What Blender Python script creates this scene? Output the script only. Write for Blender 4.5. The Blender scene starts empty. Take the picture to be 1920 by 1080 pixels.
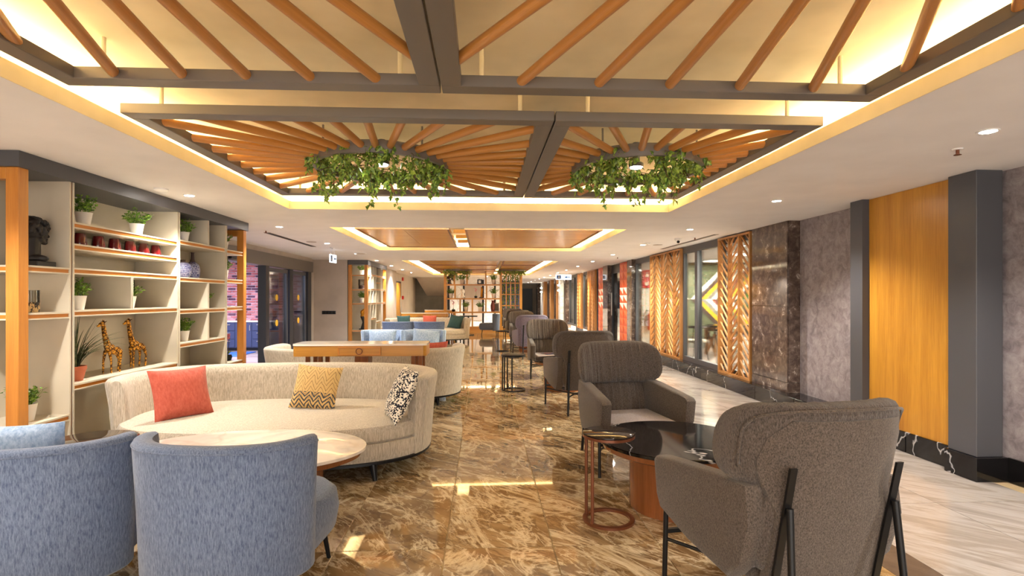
import bpy, bmesh, math, random
from mathutils import Vector, Matrix, Euler
R = math.radians
PI = math.pi
scene = bpy.context.scene
COL = scene.collection

# ---------------------------------------------------------------- camera, world, exposure
cam_d = bpy.data.cameras.new('camera'); cam = bpy.data.objects.new('camera', cam_d); COL.objects.link(cam)
cam.location = (0, 0, 1.45); cam.rotation_euler = (PI / 2, 0, -math.atan(.055))
cam_d.sensor_width = 36; cam_d.lens = 18.75; cam_d.shift_y = 18 / 1920; cam_d.clip_start = .05; cam_d.clip_end = 200
scene.camera = cam
world = bpy.data.worlds.new('world'); scene.world = world; world.use_nodes = True
bg = world.node_tree.nodes['Background']; bg.inputs[0].default_value = (1, .94, .87, 1); bg.inputs[1].default_value = 2.0
scene.view_settings.view_transform = 'Standard'; scene.view_settings.look = 'None'
scene.view_settings.gamma = 1; scene.view_settings.use_curve_mapping = False
scene.view_settings.exposure = 1.5
DOWNLIGHT_W = 85; COVE = 24.0; COVE2 = 30.0

# ---------------------------------------------------------------- materials
def lin(c):
    return tuple((x / 255 / 12.92 if x / 255 <= .04045 else ((x / 255 + .055) / 1.055) ** 2.4) for x in c) + (1,)
def newmat(name):
    m = bpy.data.materials.new(name); m.use_nodes = True
    nt = m.node_tree; return m, nt, nt.nodes['Principled BSDF']
def N(nt, typ, **kw):
    n = nt.nodes.new(typ)
    for k, v in kw.items():
        if k in n.inputs: n.inputs[k].default_value = v
        else: setattr(n, k, v)
    return n
def ramp(nt, fac, stops, interp='LINEAR'):
    r = nt.nodes.new('ShaderNodeValToRGB'); r.color_ramp.interpolation = interp
    e = r.color_ramp.elements
    while len(e) < len(stops): e.new(.5)
    for el, (p, c) in zip(e, stops): el.position = p; el.color = lin(c)
    nt.links.new(fac, r.inputs[0]); return r.outputs[0]
def coords(nt, kind='Object', scale=(1, 1, 1), rot=(0, 0, 0), rand=0, typ='POINT'):
    if kind == 'World': out = nt.nodes.new('ShaderNodeNewGeometry').outputs['Position']
    else: out = nt.nodes.new('ShaderNodeTexCoord').outputs[kind]
    if rand:
        oi = nt.nodes.new('ShaderNodeObjectInfo')
        ml = N(nt, 'ShaderNodeVectorMath', operation='SCALE'); ml.inputs[3].default_value = rand
        cb = nt.nodes.new('ShaderNodeCombineXYZ')
        nt.links.new(oi.outputs['Random'], cb.inputs[0]); nt.links.new(oi.outputs['Random'], cb.inputs[1])
        nt.links.new(cb.outputs[0], ml.inputs[0])
        ad = N(nt, 'ShaderNodeVectorMath', operation='ADD')
        nt.links.new(out, ad.inputs[0]); nt.links.new(ml.outputs[0], ad.inputs[1]); out = ad.outputs[0]
    mp = nt.nodes.new('ShaderNodeMapping'); mp.vector_type = typ; mp.inputs['Scale'].default_value = scale; mp.inputs['Rotation'].default_value = rot
    nt.links.new(out, mp.inputs[0]); return mp.outputs[0]
def noise(nt, vec, scale=5, detail=4, rough=.5, dist=0):
    n = N(nt, 'ShaderNodeTexNoise', Scale=scale, Detail=detail, Roughness=rough, Distortion=dist)
    nt.links.new(vec, n.inputs['Vector']); return n.outputs[0]
def bump(nt, b, fac, strength=.2, dist=.01):
    bp = N(nt, 'ShaderNodeBump', Strength=strength, Distance=dist)
    nt.links.new(fac, bp.inputs['Height']); nt.links.new(bp.outputs[0], b.inputs['Normal'])
def plain(name, c, rough=.5, metal=0, spec=.5):
    m, nt, b = newmat(name); b.inputs['Base Color'].default_value = lin(c)
    b.inputs['Roughness'].default_value = rough; b.inputs['Metallic'].default_value = metal
    b.inputs['Specular IOR Level'].default_value = spec
    return m
def paint(name, c, rough=.8, var=6):
    m, nt, b = newmat(name)
    f = noise(nt, coords(nt, 'World'), 2.5, 3)
    lo = tuple(max(0, x - var) for x in c); hi = tuple(min(255, x + var) for x in c)
    nt.links.new(ramp(nt, f, [(.35, lo), (.65, hi)]), b.inputs['Base Color']); b.inputs['Roughness'].default_value = rough
    return m
def wood(name, c1, c2, axis=2, rough=.35, scale=14, rand=7):
    m, nt, b = newmat(name); sc = [1, 1, 1]; sc[axis] = .05
    v = coords(nt, 'Object', tuple(s * scale for s in sc), rand=rand)
    f = noise(nt, v, 1.0, 6, .6, .6)
    f2 = noise(nt, coords(nt, 'Object', tuple(s * scale * 6 for s in sc), rand=rand), 1.5, 3, .6)
    mx = N(nt, 'ShaderNodeMix'); mx.inputs[0].default_value = .35
    nt.links.new(f, mx.inputs[2]); nt.links.new(f2, mx.inputs[3])
    nt.links.new(ramp(nt, mx.outputs[0], [(.3, c1), (.68, c2)]), b.inputs['Base Color'])
    b.inputs['Roughness'].default_value = rough; bump(nt, b, f2, .08, .003)
    return m
def fabric(name, c1, c2, scale=110, stretch=(1, 1, .25), bstr=.35, pleat=0):
    m, nt, b = newmat(name)
    f = noise(nt, coords(nt, 'Object', stretch), scale, 3, .7)
    nt.links.new(ramp(nt, f, [(.33, c1), (.66, c2)]), b.inputs['Base Color'])
    b.inputs['Roughness'].default_value = .9; b.inputs['Specular IOR Level'].default_value = .15
    b.inputs['Sheen Weight'].default_value = .25
    if pleat:
        g = noise(nt, coords(nt, 'Object', (1, .15, .12)), pleat, 3, .6, .3)
        ad = N(nt, 'ShaderNodeMath', operation='MULTIPLY_ADD'); ad.inputs[1].default_value = 3.0
        nt.links.new(g, ad.inputs[0]); nt.links.new(f, ad.inputs[2]); bump(nt, b, ad.outputs[0], .6, .012)
    else: bump(nt, b, f, bstr, .004)
    return m
def emit(name, c, s):
    m, nt, b = newmat(name); b.inputs['Base Color'].default_value = (0, 0, 0, 1)
    b.inputs['Emission Color'].default_value = c if len(c) == 4 else tuple(c) + (1,); b.inputs['Emission Strength'].default_value = s
    return m
def glass(name, tint=(235, 240, 240), refl=.9):
    m = bpy.data.materials.new(name); m.use_nodes = True; nt = m.node_tree; nt.nodes.clear()
    o = nt.nodes.new('ShaderNodeOutputMaterial'); t = nt.nodes.new('ShaderNodeBsdfTransparent'); t.inputs[0].default_value = lin(tint)
    g = N(nt, 'ShaderNodeBsdfGlossy', Roughness=.02); fr = N(nt, 'ShaderNodeFresnel', IOR=1.5)
    mu = N(nt, 'ShaderNodeMath', operation='MULTIPLY'); mu.inputs[1].default_value = refl
    mx = nt.nodes.new('ShaderNodeMixShader')
    nt.links.new(fr.outputs[0], mu.inputs[0]); nt.links.new(mu.outputs[0], mx.inputs[0])
    nt.links.new(t.outputs[0], mx.inputs[1]); nt.links.new(g.outputs[0], mx.inputs[2]); nt.links.new(mx.outputs[0], o.inputs[0])
    return m
def veined(name, base, vein, scale=1.5, width=.02, rough=.08, kind='World', base2=None, rand=0, rot=(0, 0, .6), amount=1.0):
    m, nt, b = newmat(name)
    v = coords(nt, kind, (1, 1, 1), rot, rand)
    f = noise(nt, v, scale, 5, .5, .3)
    cl = ramp(nt, noise(nt, v, scale * 3, 6, .65, 1.0), [(.35, base), (.7, base2 or base)])
    vn = N(nt, 'ShaderNodeMath', operation='SUBTRACT'); vn.inputs[1].default_value = .5; nt.links.new(f, vn.inputs[0])
    ab = N(nt, 'ShaderNodeMath', operation='ABSOLUTE'); nt.links.new(vn.outputs[0], ab.inputs[0])
    mr = N(nt, 'ShaderNodeMapRange'); mr.inputs[1].default_value = 0; mr.inputs[2].default_value = width; mr.inputs[3].default_value = amount; mr.inputs[4].default_value = 0
    nt.links.new(ab.outputs[0], mr.inputs[0])
    mx = N(nt, 'ShaderNodeMix', data_type='RGBA'); nt.links.new(mr.outputs[0], mx.inputs[0]); nt.links.new(cl, mx.inputs[6]); mx.inputs[7].default_value = lin(vein)
    nt.links.new(mx.outputs[2], b.inputs['Base Color']); b.inputs['Roughness'].default_value = rough
    return m

def floor_marble():
    m, nt, b = newmat('brown_marble')
    v = coords(nt, 'World', (1.9, .75, 1), (0, 0, -.85), rand=37, typ='TEXTURE')
    big = noise(nt, v, 1.3, 8, .6, 1.4)
    col = ramp(nt, big, [(.25, (100, 78, 50)), (.42, (136, 110, 76)), (.52, (162, 136, 100)), (.62, (130, 104, 70)), (.75, (176, 152, 116))])
    def vein(scale, dist, width, c, amount, off):
        nonlocal col
        ad = N(nt, 'ShaderNodeVectorMath', operation='ADD'); ad.inputs[1].default_value = (off, off * 2, 0); nt.links.new(v, ad.inputs[0])
        f = noise(nt, ad.outputs[0], scale, 9, .62, dist)
        d = N(nt, 'ShaderNodeMath', operation='SUBTRACT'); d.inputs[1].default_value = .5; nt.links.new(f, d.inputs[0])
        ab = N(nt, 'ShaderNodeMath', operation='ABSOLUTE'); nt.links.new(d.outputs[0], ab.inputs[0])
        mr = N(nt, 'ShaderNodeMapRange'); mr.inputs[1].default_value = 0; mr.inputs[2].default_value = width; mr.inputs[3].default_value = amount; mr.inputs[4].default_value = 0
        nt.links.new(ab.outputs[0], mr.inputs[0])
        mx = N(nt, 'ShaderNodeMix', data_type='RGBA'); nt.links.new(mr.outputs[0], mx.inputs[0]); nt.links.new(col, mx.inputs[6]); mx.inputs[7].default_value = lin(c); col = mx.outputs[2]
    vein(1.9, 1.5, .035, (84, 62, 38), .6, 3.1); vein(.9, 2.2, .03, (220, 202, 168), .8, 7.7); vein(2.0, 1.6, .022, (228, 212, 180), .8, 1.3); vein(4.2, 1.0, .016, (210, 192, 158), .55, 5.2)
    nt.links.new(col, b.inputs['Base Color'])
    b.inputs['Roughness'].default_value = .035; b.inputs['Specular IOR Level'].default_value = 1.0
    return m
def floor_light():
    m, nt, b = newmat('light_marble')
    v = coords(nt, 'World', (2.4, .45, 1), (0, 0, -.75), rand=21, typ='TEXTURE')
    big = noise(nt, v, 1.5, 9, .68, .8)
    nt.links.new(ramp(nt, big, [(.28, (118, 106, 98)), (.42, (150, 140, 132)), (.52, (172, 164, 157)), (.6, (146, 135, 125)), (.72, (168, 159, 150))]), b.inputs['Base Color'])
    b.inputs['Roughness'].default_value = .12
    return m
def mottled(name, stops, scale, rough=.6, dist=.8, stretch=(1, 1, 1)):
    m, nt, b = newmat(name)
    f = noise(nt, coords(nt, 'World', stretch), scale, 9, .68, dist)
    nt.links.new(ramp(nt, f, stops), b.inputs['Base Color']); b.inputs['Roughness'].default_value = rough
    return m

M = {}
M['ceil'] = paint('ceiling_paint', (224, 221, 220), .85, 3)
M['cove'] = paint('coffer_paint', (222, 206, 170), .8, 8)
M['metal'] = plain('grey_brown_metal', (112, 105, 98), .4, .35)
M['dark'] = plain('charcoal_paint', (74, 74, 78), .42)
M['darker'] = plain('anthracite', (46, 48, 54), .35, .3)
M['rod'] = wood('rod_wood', (154, 98, 40), (196, 136, 66), 2, .35)
M['oak'] = wood('golden_oak', (160, 104, 30), (204, 148, 54), 2, .3, 9)
M['oakx'] = wood('golden_oak_x', (158, 102, 32), (196, 140, 54), 0, .28, 9)
M['oaky'] = wood('golden_oak_y', (158, 102, 32), (196, 140, 54), 1, .28, 9)
M['panelw'] = wood('panel_veneer', (190, 126, 46), (222, 162, 72), 0, .22, 9)
M['post'] = wood('post_wood', (172, 106, 40), (200, 134, 56), 2, .35)
M['walnut'] = wood('lattice_wood', (152, 98, 48), (196, 142, 80), 2, .4)
M['drum'] = wood('drum_wood', (114, 64, 33), (150, 90, 48), 2, .25)
M['copper'] = plain('copper_metal', (116, 66, 40), .35, .3)
M['cream'] = paint('cream_laminate', (198, 188, 168), .55, 6)
M['groove'] = plain('orange_edge', (186, 116, 34), .4)
M['brown_groove'] = plain('brown_edge', (120, 66, 36), .4)
M['sofa'] = fabric('beige_weave', (160, 149, 131), (206, 196, 180), 120, (1, 1, .12))
M['blue'] = fabric('blue_weave', (70, 84, 112), (116, 130, 156), 170, (1, 1, .2))
M['lblue'] = fabric('pale_blue_velvet', (130, 156, 192), (176, 196, 220), 60, (1, 1, .5))
M['grey'] = fabric('taupe_weave', (56, 49, 45), (108, 97, 89), 210, (1, 1, .6))
M['greyp'] = fabric('taupe_pleated', (58, 51, 47), (110, 99, 92), 210, (1, 1, .4), pleat=20)
M['lav'] = fabric('lavender_weave', (92, 86, 104), (138, 130, 152), 100, (1, 1, .6))
M['seat'] = fabric('seat_grey', (128, 118, 118), (160, 150, 150), 90, (1, 1, 1))
M['coral'] = fabric('coral_linen', (172, 78, 62), (192, 98, 80), 50, (1, 1, .4))
M['teal'] = fabric('teal_velvet', (40, 68, 70), (62, 92, 92), 60, (1, 1, 1))
M['black'] = plain('black_metal', (24, 24, 26), .35, .4)
M['blackm'] = veined('black_marble', (14, 13, 14), (196, 194, 196), 1.15, .006, .06, 'World', (26, 24, 26), amount=.85)
M['whitem'] = veined('white_marble_top', (238, 230, 220), (206, 194, 180), .9, .02, .07, 'World', (228, 218, 206), amount=.6)
M['wallmarble'] = veined('white_wall_marble', (240, 238, 236), (170, 168, 168), 1.6, .03, .15, 'World', (226, 224, 222), amount=.7, rot=(.4, .5, .6))
M['emper'] = mottled('brown_emperador', [(.25, (44, 34, 30)), (.48, (86, 70, 62)), (.6, (112, 96, 86)), (.66, (188, 176, 164)), (.72, (90, 74, 66))], 9, .06, .5)
M['paper'] = mottled('mottled_wallpaper', [(.3, (108, 98, 102)), (.5, (140, 130, 132)), (.7, (164, 156, 156))], 11, .7, .5)
M['wall'] = paint('greige_wall', (178, 166, 156), .8, 5)
M['wallw'] = paint('warm_white_wall', (206, 196, 184), .8, 4)
M['floorb'] = floor_marble(); M['floorl'] = floor_light()
M['strip'] = mottled('dark_floor_border', [(.3, (70, 62, 58)), (.7, (92, 82, 76))], 4, .15)
M['grout'] = plain('grout', (196, 172, 132), .6)
M['glass'] = glass('clear_glass'); M['vglass'] = glass('vase_glass', (228, 226, 220), 1.0)
M['bronzeglass'] = plain('bronze_table_top', (52, 40, 34), .06, .3)
M['white'] = plain('white_ceramic', (236, 232, 226), .35)
M['whitep'] = plain('white_plastic', (232, 230, 228), .4)
M['terra'] = plain('terracotta', (188, 104, 72), .75)
M['soil'] = plain('soil', (48, 34, 24), .95)
def leafmat(name, c1, c2):
    m, nt, b = newmat(name)
    f = noise(nt, coords(nt, 'Object'), 38, 2)
    nt.links.new(ramp(nt, f, [(.36, c1), (.64, c2)]), b.inputs['Base Color']); b.inputs['Roughness'].default_value = .45
    return m
M['leaf'] = leafmat('shrub_leaf', (50, 98, 26), (142, 180, 58)); M['ivy'] = leafmat('ivy_leaf', (58, 92, 24), (150, 172, 64))
M['grass'] = leafmat('grass_blade', (38, 56, 34), (96, 108, 66)); M['stem'] = plain('stem', (84, 66, 34), .8)
M['bustm'] = plain('matt_black_stone', (30, 27, 28), .5)
M['gold'] = plain('antique_gold', (190, 128, 34), .32, .75)
M['red'] = plain('red_glass', (84, 10, 16), .08, 0, .8); M['redp'] = plain('red_enamel', (200, 22, 26), .3)
M['orange'] = plain('orange_panel', (204, 80, 34), .4); M['orangel'] = plain('pale_orange', (224, 116, 68), .4); M['ivory'] = plain('ivory_panel', (240, 226, 204), .4)
M['led'] = emit('warm_led', (1, .80, .46), COVE); M['led2'] = emit('warm_led_far', (1, .84, .56), COVE2)
M['lamp'] = emit('downlight_lens', (1, .96, .9), 60); M['lampw'] = emit('sconce_glow', (1, .88, .66), 25)
M['signe'] = emit('lit_sign_face', (.92, .96, 1), 1.2); M['signb'] = plain('sign_blue', (24, 80, 150), .4)
M['brickA'] = paint('brick_pink', (206, 138, 136), .85, 22); M['brickB'] = paint('brick_red', (176, 98, 96), .85, 20); M['brickC'] = paint('brick_dark', (92, 56, 72), .85, 14)
M['mortar'] = paint('pale_mortar', (216, 196, 204), .9, 8)
M['cab'] = plain('navy_cabinet', (50, 58, 84), .4); M['steel'] = plain('brushed_steel', (180, 178, 176), .3, .9)
M['stone'] = paint('room_stone_floor', (138, 122, 116), .4, 14); M['mat'] = plain('blue_mat', (38, 84, 160), .8)
for nm, c in (('b_white', (226, 222, 214)), ('b_yellow', (214, 164, 34)), ('b_grey', (120, 118, 112)), ('b_dark', (72, 54, 48)), ('b_green', (40, 108, 44)), ('b_maroon', (110, 48, 40)), ('b_olive', (96, 100, 74))):
    M[nm] = paint(nm, c, .6, 6)

# ---------------------------------------------------------------- mesh helpers
class MB:
    def __init__(s): s.v = []; s.f = []
    def add(s, vs, fs, T=None):
        o = len(s.v)
        s.v += [tuple(T @ Vector(p)) if T else tuple(p) for p in vs]
        s.f += [tuple(i + o for i in q) for q in fs]; return s
    def box(s, x0, x1, y0, y1, z0, z1, T=None):
        return s.add([(x0, y0, z0), (x1, y0, z0), (x1, y1, z0), (x0, y1, z0), (x0, y0, z1), (x1, y0, z1), (x1, y1, z1), (x0, y1, z1)],
                     [(0, 3, 2, 1), (4, 5, 6, 7), (0, 1, 5, 4), (1, 2, 6, 5), (2, 3, 7, 6), (3, 0, 4, 7)], T)
    def rbox(s, x0, x1, y0, y1, z0, z1, r=.01, seg=2, T=None):
        bm = bmesh.new(); bmesh.ops.create_cube(bm, size=1)
        for v in bm.verts: v.co = ((x0 + x1) / 2 + v.co.x * (x1 - x0), (y0 + y1) / 2 + v.co.y * (y1 - y0), (z0 + z1) / 2 + v.co.z * (z1 - z0))
        bmesh.ops.bevel(bm, geom=list(bm.edges), offset=r, segments=seg, profile=.5, affect='EDGES')
        bm.verts.index_update(); s.add([tuple(v.co) for v in bm.verts], [[v.index for v in f.verts] for f in bm.faces], T); bm.free(); return s
    def loft(s, rings, cap=True, closed=True, loop=False, T=None):
        n = len(rings[0]); vs = [p for r in rings for p in r]; fs = []
        m = len(rings)
        for i in range(m if loop else m - 1):
            a, b = i * n, ((i + 1) % m) * n
            for j in range(n if closed else n - 1):
                k = (j + 1) % n; fs.append((a + j, a + k, b + k, b + j))
        if cap and not loop: fs += [tuple(range(n))[::-1], tuple(range((m - 1) * n, m * n))]
        return s.add(vs, fs, T)
    def cyl(s, p0, p1, r0, r1=None, n=12, T=None):
        p0, p1 = Vector(p0), Vector(p1); r1 = r0 if r1 is None else r1
        q = (p1 - p0).to_track_quat('Z', 'Y')
        ring = lambda p, r: [p + q @ Vector((r * math.cos(2 * PI * i / n), r * math.sin(2 * PI * i / n), 0)) for i in range(n)]
        return s.loft([ring(p0, r0), ring(p1, r1)], T=T)
    def tube(s, path, r, n=8, loop=False, T=None):
        P = [Vector(p) for p in path]; rings = []
        for i, p in enumerate(P):
            d = (P[(i + 1) % len(P)] - P[i - 1]) if loop or 0 < i < len(P) - 1 else (P[min(i + 1, len(P) - 1)] - P[max(i - 1, 0)])
            q = d.to_track_quat('Z', 'Y') if abs(d.normalized().z) < .99 else Vector((0, 0, 1)).to_track_quat('Z', 'Y')
            rr = r[i] if isinstance(r, (list, tuple)) else r
            rings.append([p + q @ Vector((rr * math.cos(2 * PI * k / n), rr * math.sin(2 * PI * k / n), 0)) for k in range(n)])
        return s.loft(rings, loop=loop, T=T)
    def lathe(s, prof, c=(0, 0, 0), n=20, sx=1, sy=1, T=None):
        return s.loft([[(c[0] + r * sx * math.cos(2 * PI * i / n), c[1] + r * sy * math.sin(2 * PI * i / n), c[2] + z) for i in range(n)] for r, z in prof], T=T)
    def ball(s, c, r, n=10, T=None):
        r = r if isinstance(r, (list, tuple)) else (r, r, r)
        return s.loft([[(c[0] + r[0] * math.sin(PI * k / n) * math.cos(2 * PI * i / (n * 2)), c[1] + r[1] * math.sin(PI * k / n) * math.sin(2 * PI * i / (n * 2)), c[2] - r[2] * math.cos(PI * k / n)) for i in range(n * 2)] for k in [.08] + list(range(1, n)) + [n - .08]], T=T)
    def prism(s, pts, z0, z1, T=None):
        return s.loft([[(x, y, z0) for x, y in pts], [(x, y, z1) for x, y in pts]], T=T)
    def mesh(s, name, mat, smooth=False):
        me = bpy.data.meshes.new(name); me.from_pydata(s.v, [], s.f); me.materials.append(M[mat] if isinstance(mat, str) else mat)
        bm = bmesh.new(); bm.from_mesh(me); bmesh.ops.recalc_face_normals(bm, faces=bm.faces); bm.to_mesh(me); bm.free()
        if smooth:
            me.polygons.foreach_set('use_smooth', [True] * len(me.polygons)); me.set_sharp_from_angle(angle=R(smooth if smooth is not True else 40))
        return me
    def build(s, name, mat, parent=None, smooth=False, **kw):
        return link(name, s.mesh(name, mat, smooth), parent, **kw)
def link(name, me, parent=None, loc=(0, 0, 0), rot=(0, 0, 0), scale=(1, 1, 1)):
    o = bpy.data.objects.new(name, me); COL.objects.link(o); o.parent = parent
    o.location = loc; o.rotation_euler = rot; o.scale = scale; return o
def tag(o, label, cat, group=None, kind=None):
    o['label'] = label; o['category'] = cat
    if group: o['group'] = group
    if kind: o['kind'] = kind
    return o
def thing(name, label, cat, loc=(0, 0, 0), rz=0, group=None):
    return tag(link(name, None, None, loc, (0, 0, rz)), label, cat, group)
def struct(name, mb, mat, parent=None, smooth=False):
    o = mb.build(name, mat, parent, smooth); o['kind'] = 'structure'; return o
def copy_tree(o, parent=None):
    c = o.copy(); COL.objects.link(c); c.parent = parent
    for ch in list(o.children): copy_tree(ch, c)
    return c
def dup(o, loc, rz, label=None, group=None):
    c = copy_tree(o); c.location = loc; c.rotation_euler = (0, 0, rz)
    if label: c['label'] = label
    if group: c['group'] = group
    return c
UNIT = {}
def unit(mat, kind='box'):
    k = (mat, kind)
    if k not in UNIT:
        mb = MB()
        if kind == 'box': mb.box(-.5, .5, -.5, .5, -.5, .5)
        else: mb.cyl((0, 0, -.5), (0, 0, .5), 1, n=14)
        UNIT[k] = mb.mesh('unit_' + kind, mat, kind != 'box')
    return UNIT[k]
def piece(name, mat, x0, x1, y0, y1, z0, z1, parent):
    return link(name, unit(mat), parent, ((x0 + x1) / 2, (y0 + y1) / 2, (z0 + z1) / 2), (0, 0, 0), (x1 - x0, y1 - y0, z1 - z0))
def blob(name, mat, parent, balls, caps, voxel, **kw):
    mb = MB()
    for c, r in balls: mb.ball(c, r, 8)
    for p0, p1, r0, r1 in caps: mb.cyl(p0, p1, r0, r1, 10); mb.ball(p0, r0, 6); mb.ball(p1, r1, 6)
    o = mb.build(name, mat, parent, **kw)
    md = o.modifiers.new('fuse', 'REMESH'); md.mode = 'VOXEL'; md.voxel_size = voxel; md.use_smooth_shade = True
    sm = o.modifiers.new('soft', 'SMOOTH'); sm.factor = .5; sm.iterations = 2
    return o
CZ = 2.46          # lower ceiling
UZ = 2.72          # coffer ceiling

# ---------------------------------------------------------------- floor
fl = struct('floor', MB().box(-9, 9.6, -4, 44, -.1, -.006), 'grout')
TW, TL = .625, 1.25
rs = random.Random(3)
xs = [.41 + TW * k for k in range(-6, 3)]           # joints along the room
me_t = MB().rbox(-TW / 2 + .0025, TW / 2 - .0025, -TL / 2 + .0025, TL / 2 - .0025, -.05, 0, .002, 1).mesh('tile', 'floorb')
me_e = MB().box(-.245, .245, -TL / 2 + .0025, TL / 2 - .0025, -.05, 0).mesh('tile', 'floorb')
for r in range(-1, 21):
    yc = 3.72 + TL * (r - 2.5) - TL * .5
    for k in range(-6, 2): link('tile', me_t, fl, (.41 + TW * (k + .5), yc, 0))
    link('tile', me_e, fl, (1.66 + .2475, yc, 0))
piece('border_strip', 'strip', 2.155, 2.40, -4, 44, -.05, 0, fl)
me_l = MB().box(-.398, .398, -.797, .797, -.05, 0).mesh('light_tile', 'floorl')
for r in range(0, 29):
    for k in range(2): link('light_tile', me_l, fl, (2.8 + .8 * k, -2 + 1.6 * r, 0))
piece('stone_paving', 'stone', -9, -3.345, -4, 24, -.05, 0, fl)
piece('stone_paving', 'stone', 4.01, 9.5, 4, 44, -.05, 0, fl)
piece('tile_field', 'floorb', -3.34, 2.15, 26.2, 44, -.05, 0, fl)

# ---------------------------------------------------------------- ceiling with three coffers
def coffer_rects(): return [(-2.2, 2.2, -3.0, 6.2), (-2.2, 2.13, 7.78, 11.5), (-2.2, 2.1, 14.65, 24.0)]
cb = MB(); ys = -4
for x0, x1, y0, y1 in coffer_rects():
    cb.box(-9, 9.6, ys, y0, CZ, CZ + .09); cb.box(-9, x0, y0, y1, CZ, CZ + .09); cb.box(x1, 9.6, y0, y1, CZ, CZ + .09); ys = y1
cb.box(-9, 9.6, ys, 44, CZ, CZ + .09)
ceil = struct('ceiling', cb, 'ceil')
for i, (x0, x1, y0, y1) in enumerate(coffer_rects()):
    e = .17; a0, a1, b0, b1 = x0 - e, x1 + e, y0 - e, y1 + e; z0 = CZ + .09
    c = MB(); c.box(a0 - .03, a0, b0, b1, z0, UZ); c.box(a1, a1 + .03, b0, b1, z0, UZ); c.box(a0, a1, b0 - .03, b0, z0, UZ); c.box(a0, a1, b1, b1 + .03, z0, UZ)
    c.box(a0 - .03, a1 + .03, b0 - .03, b1 + .03, UZ, UZ + .04); c.build('coffer', 'cove', ceil)
    # cream fascia around the opening
    f = MB(); t = .006
    f.box(x0, x0 + t, y0, y1, CZ - .001, z0); f.box(x1 - t, x1, y0, y1, CZ - .001, z0); f.box(x0 + t, x1 - t, y1 - t, y1, CZ - .001, z0); f.box(x0 + t, x1 - t, y0, y0 + t, CZ - .001, z0)
    f.build('fascia', 'cove', ceil)
    lm = 'led' if i == 0 else 'led2'
    nm = ('ceiling coffer with rod frames', 'coffer with two plain wood panels', 'long coffer above the open shelf divider')[i]
    for side, q in (('window side', (x1 + .07, x1 + .10, y0, y1)), ('bookcase side', (x0 - .10, x0 - .07, y0, y1)), ('far end', (x0, x1, y1 + .07, y1 + .10))) + ((('near end', (x0, x1, y0 - .10, y0 - .07)),) if i else ()):
        tag(MB().box(q[0], q[1], q[2], q[3], z0 + .001, z0 + .02).build('light_strip', lm), 'glowing warm light strip in the %s, %s' % (nm, side), 'light strip', 'cove light strips')

# ---------------------------------------------------------------- radiating rod frames with ivy rings
def bar_frame(root, x0, x1, y0, y1, w, z0, z1, mat='metal'):
    for nm, q in (('frame_bar', (x0, x1, y0, y0 + w)), ('frame_bar', (x0, x1, y1 - w, y1)), ('frame_bar', (x0, x0 + w, y0 + w, y1 - w)), ('frame_bar', (x1 - w, x1, y0 + w, y1 - w))):
        MB().rbox(q[0], q[1], q[2], q[3], z0, z1, .003, 1).build(nm, mat, root)
def rod_frame(x0, x1, y0, y1, cx, cy, rr, nrod, label, hang=True, off=0.0):
    ox, oy = (x0 + x1) / 2, (y0 + y1) / 2
    root = thing('rod_ceiling_frame', label, 'ceiling frame', (ox, oy, 2.5), 0, 'radiating rod frames in the near coffer')
    w = .10; bar_frame(root, x0 - ox, x1 - ox, y0 - oy, y1 - oy, w, 0, .058)
    ring = MB(); prof = [(rr, 0), (rr, .09), (rr - .02, .09), (rr - .035, 0)]
    n = 56
    ring.loft([[(cx - ox + r * math.cos(2 * PI * i / n), cy - oy + r * math.sin(2 * PI * i / n), z - .02) for i in range(n)] for r, z in prof], loop=True)
    ring.build('ring', 'metal', root, 40)
    MB().lathe([(.06, 0), (.06, .03), (.03, .05), (.03, .2)], (cx - ox, cy - oy, .02), 18).build('ring_lamp', 'dark', root, 40)
    MB().lathe([(.045, 0), (.045, .004)], (cx - ox, cy - oy, .014), 16).build('lamp_lens', 'lamp', root)
    for k in range(4):
        a = PI / 4 + k * PI / 2
        MB().cyl((cx - ox + (rr - .02) * math.cos(a), cy - oy + (rr - .02) * math.sin(a), .06), (cx - ox + (rr - .02) * math.cos(a), cy - oy + (rr - .02) * math.sin(a), UZ - 2.5), .008, n=8).build('hanger', 'metal', root)
    ix0, ix1, iy0, iy1 = x0 + w * .45 - cx, x1 - w * .45 - cx, y0 + w * .45 - cy, y1 - w * .45 - cy
    for k in range(nrod):
        a = 2 * PI * (k + off) / nrod; dx, dy = math.cos(a), math.sin(a)
        tx = (ix1 if dx > 0 else ix0) / dx if abs(dx) > 1e-6 else 9e9; ty = (iy1 if dy > 0 else iy0) / dy if abs(dy) > 1e-6 else 9e9
        L = min(tx, ty); r0 = rr - .012
        if L - r0 < .05: continue
        mid = (r0 + L) / 2
        link('rod', unit('rod', 'cyl'), root, (cx - ox + dx * mid, cy - oy + dy * mid, .034), (0, PI / 2, a), (.026, .026, L - r0))
    for sx, sy in ((x0 + .2, y0 + .05), (x1 - .2, y0 + .05), (x0 + .2, y1 - .05), (x1 - .2, y1 - .05)):
        MB().cyl((sx - ox, sy - oy, .05), (sx - ox, sy - oy, UZ - 2.5), .012, n=10).build('hanger', 'cove', root)
    return root
rod_frame(-2.06, .425, 3.15, 5.6, -.81, 4.35, .53, 32, 'large dark metal frame of radiating wooden rods, ivy ring beside the bookcase', off=.5)
rod_frame(.435, 2.08, 3.15, 5.6, 1.26, 4.32, .53, 30, 'narrower dark metal frame of radiating wooden rods, ivy ring toward the lattice screens', off=.5)
rod_frame(-2.05, -.215, -1.3, 2.76, -1.15, .75, .45, 40, 'dark frame of fanning wooden rods above the blue tub chairs', off=.0)
rod_frame(-.205, 2.08, -1.3, 2.76, .95, .78, .45, 33, 'dark frame of fanning wooden rods above the taupe armchairs', off=.25)

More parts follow.
